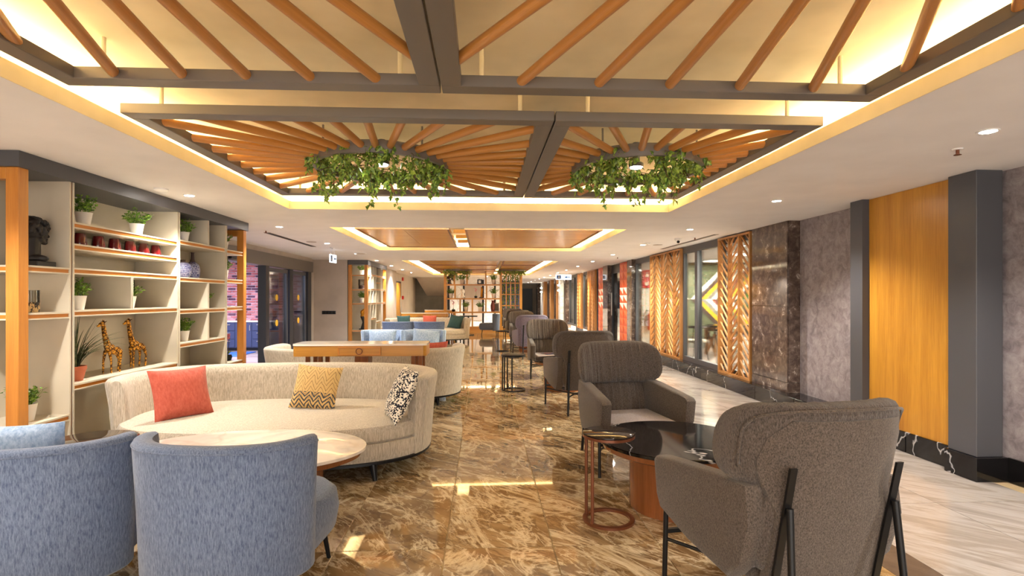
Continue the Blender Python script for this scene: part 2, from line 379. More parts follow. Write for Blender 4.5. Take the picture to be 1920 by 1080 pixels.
LEAF = [(0, 0), (.28, .12), (.5, .42), (.26, .46), (.18, .78), (0, 1.05), (-.18, .78), (-.26, .46), (-.5, .42), (-.28, .12)]
def add_leaf(mb, p, size, rng, down=True):
    e = Euler((rng.uniform(-2.4, -.7) if down else rng.uniform(-.6, 1.2), rng.uniform(-.6, .6), rng.uniform(0, 2 * PI)))
    q = e.to_matrix(); o = len(mb.v); p = Vector(p)
    for x, y in LEAF: mb.v.append(tuple(p + q @ Vector((x * size, y * size, -abs(x) * size * .35))))
    c = tuple(p + q @ Vector((0, .45 * size, .06 * size))); mb.v.append(c); k = len(LEAF)
    for i in range(k): mb.f.append((o + i, o + (i + 1) % k, o + k))
def ivy(cx, cy, z, rr, seed, nvine, label, longest=.3, leaf=.055, group='hanging ivy on the ceiling rings'):
    rng = random.Random(seed); root = thing('hanging_ivy', label, 'plant', (cx, cy, z), 0, group)
    st, lv = MB(), MB()
    for k in range(nvine):
        a = rng.uniform(0, 2 * PI); r = rr * math.sqrt(rng.uniform(.12, 1.0)); L = rng.uniform(.03, longest * .45) if rng.random() < .8 else rng.uniform(longest * .5, longest)
        p = Vector((r * math.cos(a), r * math.sin(a), rng.uniform(-.0, .05))); path = [p]
        b = a + rng.uniform(-2, 2); m = max(5, int(L / .02) + 4)
        for j in range(m):
            side = .035 if j < m * .5 else .012
            p = p + Vector((math.cos(b) * side, math.sin(b) * side, -L / m * (1.4 if j > m * .4 else .5)))
            if math.hypot(p.x, p.y) > rr * 1.02: b += PI * .7
            b += rng.uniform(-.6, .6); path.append(p)
        st.tube(path, .003, 4)
        for q in path[1:]:
            for w in range(rng.choice((1, 1, 2))): add_leaf(lv, q + Vector((rng.uniform(-.03, .03), rng.uniform(-.03, .03), rng.uniform(-.015, .02))), leaf * rng.uniform(.6, 1.15), rng)
    st.build('vine', 'stem', root); o = lv.build('leaves', 'ivy', root); o['kind'] = 'stuff'; return root
ivy(-.81, 4.35, 2.52, .51, 1, 84, 'lush ivy trailing from the ring of the wider rod frame')
ivy(1.26, 4.32, 2.52, .51, 2, 78, 'lush ivy trailing from the ring of the narrower rod frame')

# wood panels hung in the second and third coffers
def panel(x0, x1, y0, y1, z, n, axis, label, mat):
    ox, oy = (x0 + x1) / 2, (y0 + y1) / 2; root = thing('ceiling_panel', label, 'ceiling panel', (ox, oy, z), 0, 'wooden panels in the coffers')
    w = .03
    for q in ((x0, x1, y0, y0 + w), (x0, x1, y1 - w, y1), (x0, x0 + w, y0 + w, y1 - w), (x1 - w, x1, y0 + w, y1 - w)):
        MB().box(q[0] - ox, q[1] - ox, q[2] - oy, q[3] - oy, -.012, .04).build('edge_trim', 'drum', root)
    for k in range(n):
        if axis == 'x': a, b = y0 + w + (y1 - y0 - 2 * w) * k / n, y0 + w + (y1 - y0 - 2 * w) * (k + 1) / n; q = (x0 + w, x1 - w, a + .002, b - .002)
        else: a, b = x0 + w + (x1 - x0 - 2 * w) * k / n, x0 + w + (x1 - x0 - 2 * w) * (k + 1) / n; q = (a + .002, b - .002, y0 + w, y1 - w)
        MB().box(q[0] - ox, q[1] - ox, q[2] - oy, q[3] - oy, 0, .03).build('plank', mat, root)
    for sx in (x0 + .15, x1 - .15):
        for sy in (y0 + .2, y1 - .2): MB().cyl((sx - ox, sy - oy, .03), (sx - ox, sy - oy, UZ - z), .015, n=8).build('hanger', 'metal', root)
panel(-1.95, -.52, 8.25, 11.25, 2.51, 2, 'y', 'smooth veneer ceiling panel in two boards beside the narrow lit gap', 'panelw')
panel(-.28, 1.88, 8.25, 11.25, 2.51, 7, 'x', 'wide planked ceiling panel with long grain, across the lit gap', 'panelw')
for k, y in enumerate((8.4, 9.2, 10.0, 10.8)): tag(MB().box(-.50, -.30, y, y + .06, 2.56, 2.62).build('ceiling_bracket', 'oakx'), 'small wooden bracket bridging the lit gap between ceiling panels', 'bracket', 'brackets in the ceiling gap')
for k, (y0, y1) in enumerate(((15.2, 17.6), (17.8, 20.5), (20.7, 23.7))):
    for (x0, x1, sd) in ((-1.85, .5, 'over the sofas'), (.62, 1.8, 'over the wing armchairs')):
        panel(x0, x1, y0, y1, 2.53, 3, 'x', 'planked wooden panel in the far coffer, %s row counted from the doors, %s' % (('first', 'second', 'third')[k], sd), 'panelw')
def ivyring(x, y, z, r, label, lab2, seed):
    root = thing('ceiling_ring', label, 'ceiling ring', (x, y, z), 0, 'ivy rings in the far coffer'); n = 32
    MB().loft([[(q * math.cos(2 * PI * i / n), q * math.sin(2 * PI * i / n), w) for i in range(n)] for q, w in ((r, 0), (r, .06), (r - .03, .06), (r - .03, 0))], loop=True).build('ring', 'metal', root, 40)
    for a in (0, PI): MB().cyl((r * .96 * math.cos(a), 0, .05), (r * .96 * math.cos(a), 0, 2.53 - z), .006, n=6).build('hanger', 'metal', root)
    ivy(x, y, z + .02, r, seed, 40, lab2, .4, .06, 'ivy near the shelf divider')
ivyring(-.95, 20.2, 2.44, .5, 'dark metal ring hung before the divider above its tree sculpture', 'ivy on the far ring above the tree sculpture', 5)
ivyring(1.1, 20.2, 2.44, .5, 'dark metal ring hung before the divider planter grid', 'ivy on the far ring by the planter grid', 6)

# ---------------------------------------------------------------- ceiling fittings
def downlight(x, y, side):
    root = thing('downlight', 'round recessed downlight above the %s' % side, 'downlight', (x, y, CZ), 0, 'recessed downlights above the %s' % side)
    n = 20
    MB().loft([[(r * math.cos(2 * PI * i / n), r * math.sin(2 * PI * i / n), z) for i in range(n)] for r, z in ((.058, 0), (.056, -.006), (.044, -.006), (.042, 0))], loop=True).build('trim_ring', 'whitep', root, 40)
    MB().lathe([(.042, -.002), (.042, -.004)], (0, 0, 0), n).build('lens', 'lamp', root)
    ld = bpy.data.lights.new('downlight_lamp', 'SPOT'); ld.energy = DOWNLIGHT_W; ld.spot_size = R(125); ld.spot_blend = .7; ld.shadow_soft_size = .05; ld.color = (1, .93, .84)
    link('lamp', ld, root, (0, 0, -.03))
for k in range(16): downlight(3.06, .74 + 2.33 * k, 'pale walkway by the glazed wall')
for k in range(10): downlight(-2.89, .77 + 2.33 * k, 'bookcase side of the lounge')
for x in (-1.0, .2, 1.4): downlight(x, 25.4, 'end wall behind the shelf divider, added to brighten it')  # added fill lamps that brighten the far end behind the divider
def cparts(name, label, cat, x, y, parts, group=None, rz=0):
    root = thing(name, label, cat, (x, y, CZ), rz, group)
    for nm, mat, prof in parts: MB().lathe(prof, (0, 0, 0), 18).build(nm, mat, root, 40)
    return root
cparts('smoke_detector', 'round cream smoke detector beside the first downlight past the bust', 'smoke detector', -2.98, 5.12, [('base', 'whitep', [(.06, 0), (.06, -.012), (.05, -.02), (.02, -.022)])])
cparts('ceiling_speaker', 'round flush ceiling speaker near the running man sign', 'speaker', -2.78, 12.3, [('rim', 'whitep', [(.14, 0), (.14, -.01), (.12, -.012)]), ('grille', 'wall', [(.115, -.011), (.115, -.014), (.03, -.016)])])
for x, y, wh in ((3.22, 3.45, 'dark pillar'), (3.55, 8.75, 'dome camera'), (3.35, 13.1, 'extinguisher window'), (-3.25, 8.2, 'slot diffuser')):
    cparts('sprinkler', 'small ceiling sprinkler head near the %s' % wh, 'sprinkler', x, y, [('plate', 'whitep', [(.035, 0), (.03, -.008)]), ('nozzle', 'copper', [(.01, -.008), (.01, -.035), (.022, -.04), (.022, -.043)])], 'sprinkler heads')
r = thing('dome_camera', 'white dome security camera with black eye on the ceiling', 'camera', (3.32, 8.9, CZ))
MB().lathe([(.06, 0), (.06, -.025), (.05, -.04)], n=18).build('mount', 'whitep', r, 40); MB().ball((0, -.01, -.05), .042, 8).build('dome', 'whitep', r, True); MB().ball((-.012, -.035, -.065), .026, 8).build('lens', 'black', r, True)
cparts('emergency_light', 'small white emergency light beside a downlight near the orange panels', 'light', 3.05, 9.72, [('body', 'whitep', [(.05, 0), (.05, -.02), (.03, -.03)]), ('eye', 'black', [(.012, -.03), (.012, -.034)])])
cparts('emergency_light', 'small white emergency light beside the running man sign', 'light', -3.02, 10.9, [('body', 'whitep', [(.05, 0), (.05, -.02), (.03, -.03)]), ('eye', 'black', [(.012, -.03), (.012, -.034)])])
for x, y, w in ((-3.1, 9.85, 'slot diffuser'), (3.35, 10.05, 'lattice screens')):
    cparts('ceiling_disc', 'flat grey round access plate by the %s' % w, 'plate', x, y, [('plate', 'wall', [(.09, 0), (.088, -.005)])])
r = thing('slot_diffuser', 'long dark slotted air diffuser in the ceiling before the glass doors', 'air vent', (-3.34, 9.6, CZ))
bar_frame(r, -.05, .05, -1.15, 1.15, .008, -.006, 0, 'wall')
for k in range(3): MB().box(-.038 + .027 * k, -.022 + .027 * k, -1.14, 1.14, -.004, 0).build('slot', 'black', r)
r = thing('slot_diffuser', 'long slotted air diffuser in the ceiling along the lattice screens', 'air vent', (3.72, 9.6, CZ))
bar_frame(r, -.04, .04, -1.3, 1.3, .008, -.006, 0, 'wall'); MB().box(-.012, .012, -1.29, 1.29, -.004, 0).build('slot', 'black', r)
def exit_sign(x, y, rz, label, w=.30, h=.17):
    r = thing('exit_sign', label, 'sign', (x, y, CZ - .10 - h), rz)
    MB().rbox(-w / 2, w / 2, -.012, .012, 0, h, .005, 1).build('sign_board', 'signe', r)
    MB().cyl((-w * .3, 0, h), (-w * .3, 0, h + .10), .005, n=8).build('hanger', 'whitep', r); MB().cyl((w * .3, 0, h), (w * .3, 0, h + .10), .005, n=8).build('hanger', 'whitep', r)
    for s in (-1, 1):
        y0 = s * .0135; p = MB(); g = lambda pts: p.loft([[(a * w * s, y0 - .0008, b * h) for a, b in pts], [(a * w * s, y0 + .0008, b * h) for a, b in pts]])
        g([(.16, .12), (.44, .12), (.44, .88), (.16, .88)]); p.build('pictogram', 'signb', r)
        p = MB(); g([(-.44, .42), (-.22, .42), (-.22, .25), (-.04, .5), (-.22, .75), (-.22, .58), (-.44, .58)]); p.build('arrow', 'signb', r)
        p = MB(); y0 = s * .0150
        g([(.27, .70), (.32, .70), (.32, .80), (.27, .80)]); g([(.22, .62), (.34, .66), (.34, .58), (.24, .56)]); g([(.26, .62), (.33, .62), (.32, .40), (.27, .40)]); g([(.27, .42), (.31, .42), (.24, .18), (.20, .18)]); g([(.29, .42), (.32, .42), (.38, .28), (.37, .20), (.34, .26)])
        p.build('figure', 'ivory', r)
exit_sign(-3.17, 11.5, R(80), 'hanging blue and white running man sign near the glass doors')
exit_sign(3.2, 21.0, 0, 'hanging blue and white running man sign with arrow over the far walkway', .62, .2)

# ---------------------------------------------------------------- walls
struct('wall_left', MB().box(-3.85, -3.66, -4, 6.88, 0, CZ), 'wallw')
struct('wall_left_return', MB().box(-4.6, -3.85, 6.78, 6.88, 0, CZ).box(-4.6, -4.46, 6.88, 8.3, 0, CZ), 'wall')
struct('wall_left_end', MB().box(-4.66, -3.62, 14.5, 14.7, 0, CZ).box(-3.75, -3.62, 14.7, 20.6, 0, CZ).box(-4.66, -4.5, 14.0, 14.5, 0, CZ), 'wall')
struct('wall_left_far', MB().box(-3.75, -3.5, 22.95, 29, 0, CZ).box(-3.75, -3.5, 20.6, 22.95, 2.12, CZ).box(-3.75, -3.3, 18.0, 20.6, 0, CZ), 'wallw')
struct('wall_outer', MB().box(-9.1, -9, -4, 44, 0, CZ + .1).box(9.6, 9.7, -4, 44, 0, CZ + .1).box(-9, 9.6, 44, 44.1, 0, CZ + .1), 'wallw')
# socket plate
r = thing('switch_plate', 'dark rectangular socket plate on the greige wall by the glass doors', 'switch', (-4.10, 14.495, 1.05))
MB().rbox(-.18, .18, -.012, 0, -.045, .045, .004, 1).build('plate', 'darker', r)
for k in range(4): MB().rbox(-.16 + .083 * k, -.09 + .083 * k, -.016, -.010, -.03, .03, .003, 1).build('socket', 'black', r)

# glass entrance, left
dl = struct('door_1', MB().box(-4.62, -4.36, 8.3, 14.0, 2.1, 2.36), 'metal'); MB().box(-4.6, -4.4, 8.3, 14.0, 2.36, CZ).build('header_infill', 'wall', dl)
MB().box(-4.54, -4.40, 8.3, 8.42, 0, 2.1).build('door_post', 'dark', dl)
MB().box(-4.54, -4.38, 11.05, 11.22, 0, 2.1).build('door_post', 'darker', dl); MB().box(-4.54, -4.40, 13.72, 13.98, 0, 2.1).build('door_post', 'darker', dl); MB().box(-4.54, -4.40, 12.45, 12.66, 0, 2.1).build('door_post', 'darker', dl)
for y0, y1 in ((11.24, 12.43), (12.68, 13.7)):
    lf = MB().box(-4.50, -4.44, y0, y0 + .06, .05, 2.08).box(-4.50, -4.44, y1 - .06, y1, .05, 2.08).box(-4.50, -4.44, y0 + .06, y1 - .06, 2.0, 2.08).box(-4.50, -4.44, y0 + .06, y1 - .06, .05, .15).build('door_leaf', 'dark', dl)
    MB().box(-4.476, -4.464, y0 + .06, y1 - .06, .15, 2.0).build('pane', 'glass', lf)
    for zz in (.9, 1.45): MB().lathe([(.07, -.002), (.07, .002)], n=12, T=Matrix.Translation((-4.46, (y0 + y1) / 2, zz)) @ Matrix.Rotation(PI / 2, 4, 'Y')).build('safety_sticker', 'b_yellow', lf)
MB().rbox(-4.36, -4.30, 9.4, 9.6, 2.12, 2.2, .01, 1).build('door_sensor', 'black', dl)

# brick room beyond the glass entrance
bw = struct('wall_brick', MB().box(-9, -4.66, 15.56, 15.7, 0, CZ), 'mortar')
rb = random.Random(8); bl, bh = .215, .072
bmesh_by = {k: MB().rbox(-bl / 2 + .009, bl / 2 - .009, -.02, .03, -bh / 2 + .009, bh / 2 - .009, .006, 1).mesh('brick', k) for k in ('brickA', 'brickB', 'brickC')}
for row in range(23):
    for k in range(12):
        link('brick', bmesh_by[rb.choice(('brickA', 'brickA', 'brickB', 'brickB', 'brickC'))], bw, (-7.75 + bl * (k + (.5 if row % 2 else 0)), 15.55 + rb.uniform(-.006, .006), .83 + bh * row))
cab = thing('cabinet', 'navy drawer cabinet with pale counter before the brick wall', 'cabinet', (-6.5, 15.2, 0))
MB().box(-1.15, 1.15, -.28, .28, .08, .78).build('body', 'cab', cab); MB().box(-1.13, 1.13, -.24, .27, 0, .08).build('plinth', 'black', cab); MB().rbox(-1.18, 1.18, -.31, .29, .78, .82, .005, 1).build('countertop', 'whitem', cab)
for c in range(5):
    x0 = -1.12 + .45 * c
    if c % 2:
        for d in range(3):
            o = MB().rbox(x0 + .01, x0 + .43, -.30, -.28, .10 + .225 * d, .31 + .225 * d, .004, 1).build('drawer', 'cab', cab); MB().box(x0 + .12, x0 + .32, -.325, -.30, .25 + .225 * d, .27 + .225 * d).build('handle', 'steel', o)
    else:
        o = MB().rbox(x0 + .01, x0 + .43, -.30, -.28, .10, .76, .004, 1).build('door', 'cab', cab); MB().box(x0 + .38, x0 + .40, -.325, -.30, .55, .70).build('handle', 'steel', o)
tag(MB().rbox(-7.4, -6.0, 13.4, 14.5, 0, .02, .008, 1).build('door_mat', 'mat'), 'blue mat on the floor before the navy cabinet', 'mat')
def room_lamp(name, x, y, label, w, color, z=CZ, size=.5):
    root = thing(name, label, 'ceiling lamp', (x, y, z))
    MB().rbox(-size / 2, size / 2, -size / 2, size / 2, -.03, 0, .005, 1).build('lamp_body', 'whitep', root)
    MB().box(-size / 2 + .03, size / 2 - .03, -size / 2 + .03, size / 2 - .03, -.034, -.03).build('diffuser', emit(name + '_glow', color, 3.0), root)
    ld = bpy.data.lights.new(name, 'AREA'); ld.energy = w; ld.size = size; ld.color = color
    link('lamp', ld, root, (0, 0, -.04))
room_lamp('panel_lamp', -6.4, 12.2, 'square cool panel lamp on the ceiling of the brick room', 190, (.70, .72, 1))

# ---------------------------------------------------------------- right wall
struct('wall_right_near', MB().box(4.15, 4.3, -4, 5.0, 0, CZ), 'paper')
struct('wall_right_paper', MB().box(4.15, 4.3, 5.0, 6.9, 0, CZ), 'paper')
wp = struct('trim_1', MB().box(3.99, 4.15, 4.24, 5.30, 0, CZ), 'dark')
for k in range(1): MB().box(3.972, 3.99, 4.26, 5.28, .19, CZ - .002).build('wood_panel', 'oak', wp)
struct('trim_2', MB().box(3.90, 4.15, 5.28, 5.46, 0, CZ), 'dark')
pl = struct('trim_3', MB().rbox(3.89, 4.11, 4.0, 4.26, .19, CZ, .004, 1), 'dark'); MB().box(4.11, 4.15, 4.05, 4.26, 0, CZ).build('pillar_return', 'dark', pl)
MB().rbox(3.865, 4.13, 3.975, 4.27, 0, .19, .004, 1).build('base_block', 'blackm', pl)
bb = struct('baseboard_right', MB().box(3.955, 3.99, 4.27, 5.28, 0, .19).box(4.13, 4.15, -4, 3.98, 0, .19), 'blackm')
for y in (4.27, 4.78): MB().box(3.948, 3.955, y + .003, y + .5, .002, .188).build('baseboard_tile', 'blackm', bb)
pn = struct('baseboard_plinth', MB().box(3.87, 4.18, 5.46, 14.0, 0, .20), 'blackm')
for k in range(9): MB().rbox(3.86, 3.871, 5.48 + .95 * k, 6.42 + .95 * k, .003, .197, .002, 1).build('plinth_tile', 'blackm', pn)
mc = struct('trim_4', MB().box(4.0, 4.3, 6.78, 7.70, .2, CZ), 'emper')
for z0, z1 in ((.2, .33), (.335, 1.33), (1.335, 2.06), (2.065, CZ)):
    MB().box(3.985, 4.0, 6.785, 7.695, z0 + .002, z1 - .002).build('marble_slab', 'emper', mc); MB().box(4.0, 4.15, 6.765, 6.78, z0 + .002, z1 - .002).build('marble_slab', 'emper', mc)

def lattice(y0, y1, ncol, label, z0=.2, z1=CZ - .02, X=4.0, fine=True, pitch=.14, first=1):
    root = thing('lattice_screen', label, 'screen', (X, (y0 + y1) / 2, z0), 0, 'chevron lattice screens along the glazed wall'); oy = (y0 + y1) / 2; w = .03
    for q in ((y0, y1, z0, z0 + w), (y0, y1, z1 - w, z1), (y0, y0 + w, z0 + w, z1 - w), (y1 - w, y1, z0 + w, z1 - w)):
        MB().box(-.03, .05, q[0] - oy, q[1] - oy, q[2] - z0, q[3] - z0).build('frame_bar', 'walnut', root)
    cw = (y1 - y0 - 2 * w) / ncol; joined = MB()
    for c in range(ncol):
        ya = y0 + w + cw * c
        if c: MB().box(-.025, .045, ya - oy - .011, ya - oy + .011, w, z1 - z0 - w).build('mullion', 'walnut', root)
        s = first * (1 if c % 2 else -1); rise = cw * .85; z = z0 - rise
        while z < z1:
            p, q = (ya, z), (ya + cw, z + rise)
            if s < 0: p, q = (ya, z + rise), (ya + cw, z)
            dz = q[1] - p[1]; ts = sorted(((z0 + w - p[1]) / dz, (z1 - w - p[1]) / dz)); t0, t1 = max(0, ts[0]), min(1, ts[1])
            if t1 - t0 > .08:
                a = (p[0] + (q[0] - p[0]) * t0, p[1] + dz * t0); b = (p[0] + (q[0] - p[0]) * t1, p[1] + dz * t1)
                L = math.hypot(b[0] - a[0], b[1] - a[1]); an = math.atan2(b[1] - a[1], b[0] - a[0])
                loc = (.008, (a[0] + b[0]) / 2 - oy, (a[1] + b[1]) / 2 - z0)
                if fine: link('slat', unit('walnut'), root, loc, (an, 0, 0), (.027, L, .019))
                else: joined.box(-.03, .03, -L / 2, L / 2, -.013, .013, Matrix.Translation(loc) @ Matrix.Rotation(an, 4, 'X'))
            z += pitch
    if not fine:
        o = joined.build('slats', 'walnut', root); o['kind'] = 'stuff'
lattice(7.74, 8.82, 3, 'tall wooden chevron lattice screen beside the brown marble column', first=-1)
lattice(10.55, 12.5, 5, 'wide wooden chevron lattice screen beside the extinguisher window')
def window(n, y0, y1, mull=()):
    f = struct('window_%d' % n, MB().box(4.03, 4.10, y0, y1, .2, .29).box(4.03, 4.10, y0, y1, 2.33, CZ).box(4.03, 4.10, y0, y0 + .06, .29, 2.33).box(4.03, 4.10, y1 - .06, y1, .29, 2.33), 'dark')
    e = [y0 + .06] + [v for m in mull for v in (m - .06, m + .06)] + [y1 - .06]
    for m in mull: MB().box(4.02, 4.11, m - .06, m + .06, .29, 2.33).build('mullion', 'dark', f)
    for a, b in zip(e[::2], e[1::2]): MB().box(4.06, 4.072, a, b, .29, 2.33).build('pane', 'glass', f)
window(1, 7.7, 10.55, (8.86, 9.86)); window(2, 10.55, 13.9, (12.55,))
struct('trim_5', MB().box(3.93, 4.2, 13.9, 14.35, 0, CZ), 'emper')
def orange_panel(y0, y1, label):
    r = thing('wall_panel', label, 'panel', (3.95, (y0 + y1) / 2, .2), 0, 'orange panels with triangles'); hw = (y1 - y0) / 2; Hh = CZ - .22
    MB().box(0, .1, -hw, hw, 0, Hh).build('board', 'orange', r)
    z = .05; k = 0
    while z + .2 < Hh:
        m = 'ivory' if (k % 8) in (4, 5, 6) or k == 10 else 'orangel'
        for s in (0, 1):
            y = -hw + hw * s; MB().loft([[(x, y + .02, z + .19), (x, y + hw - .02, z + .19), (x, y + .02, z + .01)] for x in (-.012, .0)]).build('triangle', m, r)
        z += .215; k += 1
orange_panel(14.4, 15.2, 'orange panel with pale triangles beside the glass door')
orange_panel(17.2, 18.05, 'orange panel with pale triangles between dark column and lattice')
d2 = struct('door_2', MB().box(4.03, 4.10, 15.2, 15.28, 0, 2.3).box(4.03, 4.10, 16.4, 16.5, 0, 2.3).box(4.03, 4.10, 15.2, 16.5, 2.2, CZ), 'darker'); MB().box(4.06, 4.07, 15.28, 16.4, .02, 2.2).build('pane', 'glass', d2); MB().cyl((3.98, 16.3, .9), (3.98, 16.3, 1.6), .015).build('handle', 'steel', d2)
for y0, y1 in ((13.88, 14.37), (16.48, 17.17)): tag(MB().box(3.90, 3.93, y0, y1, 0, .22).build('plinth_block', 'blackm'), 'black marble foot of a brown column, %s' % ('by the extinguisher window' if y0 < 15 else 'by the second orange panel'), 'plinth')
struct('trim_6', MB().box(3.9, 4.2, 16.5, 17.15, 0, CZ), 'emper')
lattice(18.62, 19.95, 4, 'wooden chevron lattice screen past the second orange panel', fine=False, X=3.97)
lattice(21.2, 22.1, 3, 'farthest wooden chevron lattice screen before the bright alcoves', fine=False, X=3.97)
window(3, 18.05, 21.2, (18.6, 20.1)); window(4, 22.1, 27.2, (23.4, 24.6))
struct('trim_7', MB().box(3.95, 4.2, 22.1, 22.5, 0, CZ), 'darker'); struct('trim_8', MB().box(3.93, 4.2, 25.2, 25.7, 0, CZ), 'emper')
for k, (y0, y1, m) in enumerate(((26.9, 27.5, 'wallmarble'), (27.8, 28.1, 'walnut'), (28.6, 29.2, 'emper'), (30.2, 30.8, 'walnut'), (31.5, 32.3, 'emper'), (33.5, 34.1, 'walnut'), (35.0, 36.0, 'wallmarble'), (38, 39, 'emper'))):
    struct('trim_%d' % (9 + k), MB().box(3.92 if m != 'walnut' else 3.88, 4.2, y0, y1, 0, CZ), m)
struct('wall_right_far', MB().box(4.25, 4.4, 27.2, 44, 0, CZ), 'wallw')
def sconce(y, label):
    r = thing('wall_sconce', label, 'wall lamp', (3.90, y, 1.95)); MB().cyl((0, 0, -.09), (0, 0, .09), .05, n=16).build('body', 'steel', r, 40); MB().cyl((0, 0, 0), (.03, 0, 0), .03).build('mount', 'steel', r)
    for s in (-1, 1):
        MB().cyl((0, 0, s * .09), (0, 0, s * .16), .046, .07, 16).build('shade', 'lampw', r)
sconce(27.2, 'bright up and down wall sconce on the pale marble pier past the exit sign'); sconce(35.4, 'bright up and down wall sconce farther along the walkway wall')
struct('wall_corridor_end', MB().box(1.9, 4.25, 41.8, 42, 0, CZ), 'wallw'); struct('door_3', MB().box(2.9, 3.9, 41.7, 41.8, 0, 2.15), 'darker')

# restaurant beyond the glazing
struct('wall_restaurant', MB().box(4.4, 9.6, 15.1, 15.2, 0, CZ).box(4.3, 9.6, 6.6, 6.7, 0, CZ).box(9.4, 9.6, 6.7, 15.1, 0, CZ), 'b_grey')
struct('wall_service', MB().box(4.25, 4.95, 14.62, 14.7, 0, CZ), 'wallw'); struct('wall_service_side', MB().box(4.2, 4.25, 14.35, 15.1, 0, CZ), 'wallw')
mu = thing('plank_mural', 'multicoloured diagonal plank mural crossing on the restaurant wall', 'mural', (5.95, 15.09, .3))
MB().box(-.98, 2.6, -.02, 0, .02, 2.14).build('backing', 'b_olive', mu)
cols = ['b_white', 'b_dark', 'b_yellow', 'b_grey', 'b_white', 'b_maroon', 'b_olive', 'b_yellow', 'b_white', 'b_dark', 'b_green', 'b_grey']
zc, w = 1.1, .105
for sgn, lim in ((1, 2.6), (-1, .98)):
    for k in range(16):
        a = .02 + k * w * 1.42
        for up in (1, -1):
            L = min(lim - a - .02, 1.03)
            if L < .1: continue
            p = [(a, 0), (a + w * 1.40, 0), (a + w * 1.40 + L, L), (a + L, L)]
            p = [(sgn * min(x, lim), zc + up * z) for x, z in p]
            MB().loft([[(x, y, z) for x, z in p] for y in (-.04, -.02)]).build('board', cols[(k + (0 if up > 0 else 1)) % len(cols)], mu)
def xtable(x, y, rz, label, top='blackm', base='white'):
    r = thing('trestle_table', label, 'table', (x, y, 0), rz, 'restaurant tables')
    MB().rbox(-.6, .6, -.35, .35, .72, .76, .005, 1).build('tabletop', top, r)
    for s in (-1, 1):
        xx = s * .52
        for yy in (-.3, .3): MB().box(xx - .035, xx + .035, yy - .035, yy + .035, 0, .72).build('leg', base, r)
        MB().box(xx - .03, xx + .03, -.265, .265, .62, .72).build('rail', base, r)
        for d in (-1, 1):
            MB().loft([[(xx - .02, -.26 * d, .03), (xx - .02, -.26 * d, .10), (xx - .02, .26 * d, .64), (xx - .02, .26 * d, .57)], [(xx + .02, -.26 * d, .03), (xx + .02, -.26 * d, .10), (xx + .02, .26 * d, .64), (xx + .02, .26 * d, .57)]]).build('brace', base, r)
    return r
xtable(5.45, 10.9, PI / 2, 'white cross-braced table with black top inside the restaurant window'); xtable(6.3, 13.2, 0, 'white cross-braced table with black top below the plank mural'); xtable(5.2, 13.1, 0, 'dark topped table behind the round seat chairs', 'blackm', 'walnut')
def cafe_chair(x, y, rz, label, seat='sofa'):
    r = thing('cafe_chair', label, 'chair', (x, y, 0), rz, 'restaurant chairs')
    MB().lathe([(.2, .43), (.22, .45), (.22, .48), (.19, .50)], n=24).build('seat', seat, r, 40)
    for sx in (-1, 1):
        for sy in (-1, 1): MB().cyl((sx * .13, sy * .13, .44), (sx * .2, sy * .2, 0), .014, n=8).build('leg', 'black', r)
        MB().tube([(sx * .17, .14, .44), (sx * .2, .2, .65), (sx * .2, .22, .82)], .012, 6).build('back_post', 'black', r)
    MB().tube([(.2 * math.cos(a) * 1.05, .04 + .2 * math.sin(a), .78) for a in [R(v) for v in range(-5, 186, 10)]], .018, 8).build('backrest', 'b_dark', r, True)
cafe_chair(4.75, 9.95, R(20), 'round cream seat cafe chair next to the window mullion'); cafe_chair(4.85, 11.9, R(190), 'round cream seat cafe chair behind the window mullion'); cafe_chair(6.0, 12.4, R(180), 'brown backed cafe chair drawn to the table under the mural', 'b_maroon'); cafe_chair(6.1, 10.2, R(100), 'round seat cafe chair across the white cross-braced table')
for x, y, w in ((5.6, 9.0, 'nearest the lattice'), (5.8, 11.8, 'over the tables'), (7.6, 11.0, 'deep in the room'), (6.2, 13.9, 'added to brighten the plank mural')): room_lamp('square_lamp', x, y, 'square warm ceiling lamp in the restaurant, %s' % w, 420, (1, .88, .70), size=.6)  # the last lamp is an added one, put in to brighten the mural
room_lamp('square_lamp', 5.2, 20, 'square warm ceiling lamp behind the far lattices', 520, (1, .85, .62), size=.6); room_lamp('square_lamp', 6, 25, 'square warm ceiling lamp behind the farthest windows', 700, (1, .85, .62), size=.6)
fe = thing('fire_extinguisher', 'red fire extinguisher with black hose seen through the window', 'extinguisher', (4.62, 14.5, .55))
MB().lathe([(.06, 0), (.085, .02), (.085, .40), (.06, .46), (.03, .48), (.03, .52)], n=18).build('cylinder', 'redp', fe, 40); MB().box(-.02, .02, -.07, .03, .52, .56).build('valve', 'black', fe); MB().tube([(0, 0, .53), (-.12, -.02, .55), (-.19, -.02, .42), (-.17, -.02, .22), (-.12, -.02, .1)], .014, 8).build('hose', 'black', fe, True); MB().box(-.05, .05, -.09, -.082, .2, .33).build('label_patch', 'ivory', fe); MB().box(-.03, .03, .0, .11, .38, .44).build('bracket', 'steel', fe)
MB().cyl((0, 0, -.55), (0, 0, 0), .03).build('stand', 'steel', fe)
sg = thing('fire_sign', 'red fire safety sign with white symbols on the wall behind glass', 'sign', (4.55, 14.59, 1.72))
MB().box(-.13, .13, -.012, 0, 0, .5).build('sign_board', 'redp', sg)
for q in ((-.06, .02, .06, .16), (.03, .05, .1, .2), (-.05, .05, .3, .36), (-.02, .02, .36, .44)): MB().box(q[0], q[1], -.016, -.012, q[2], q[3]).build('symbol', 'ivory', sg)

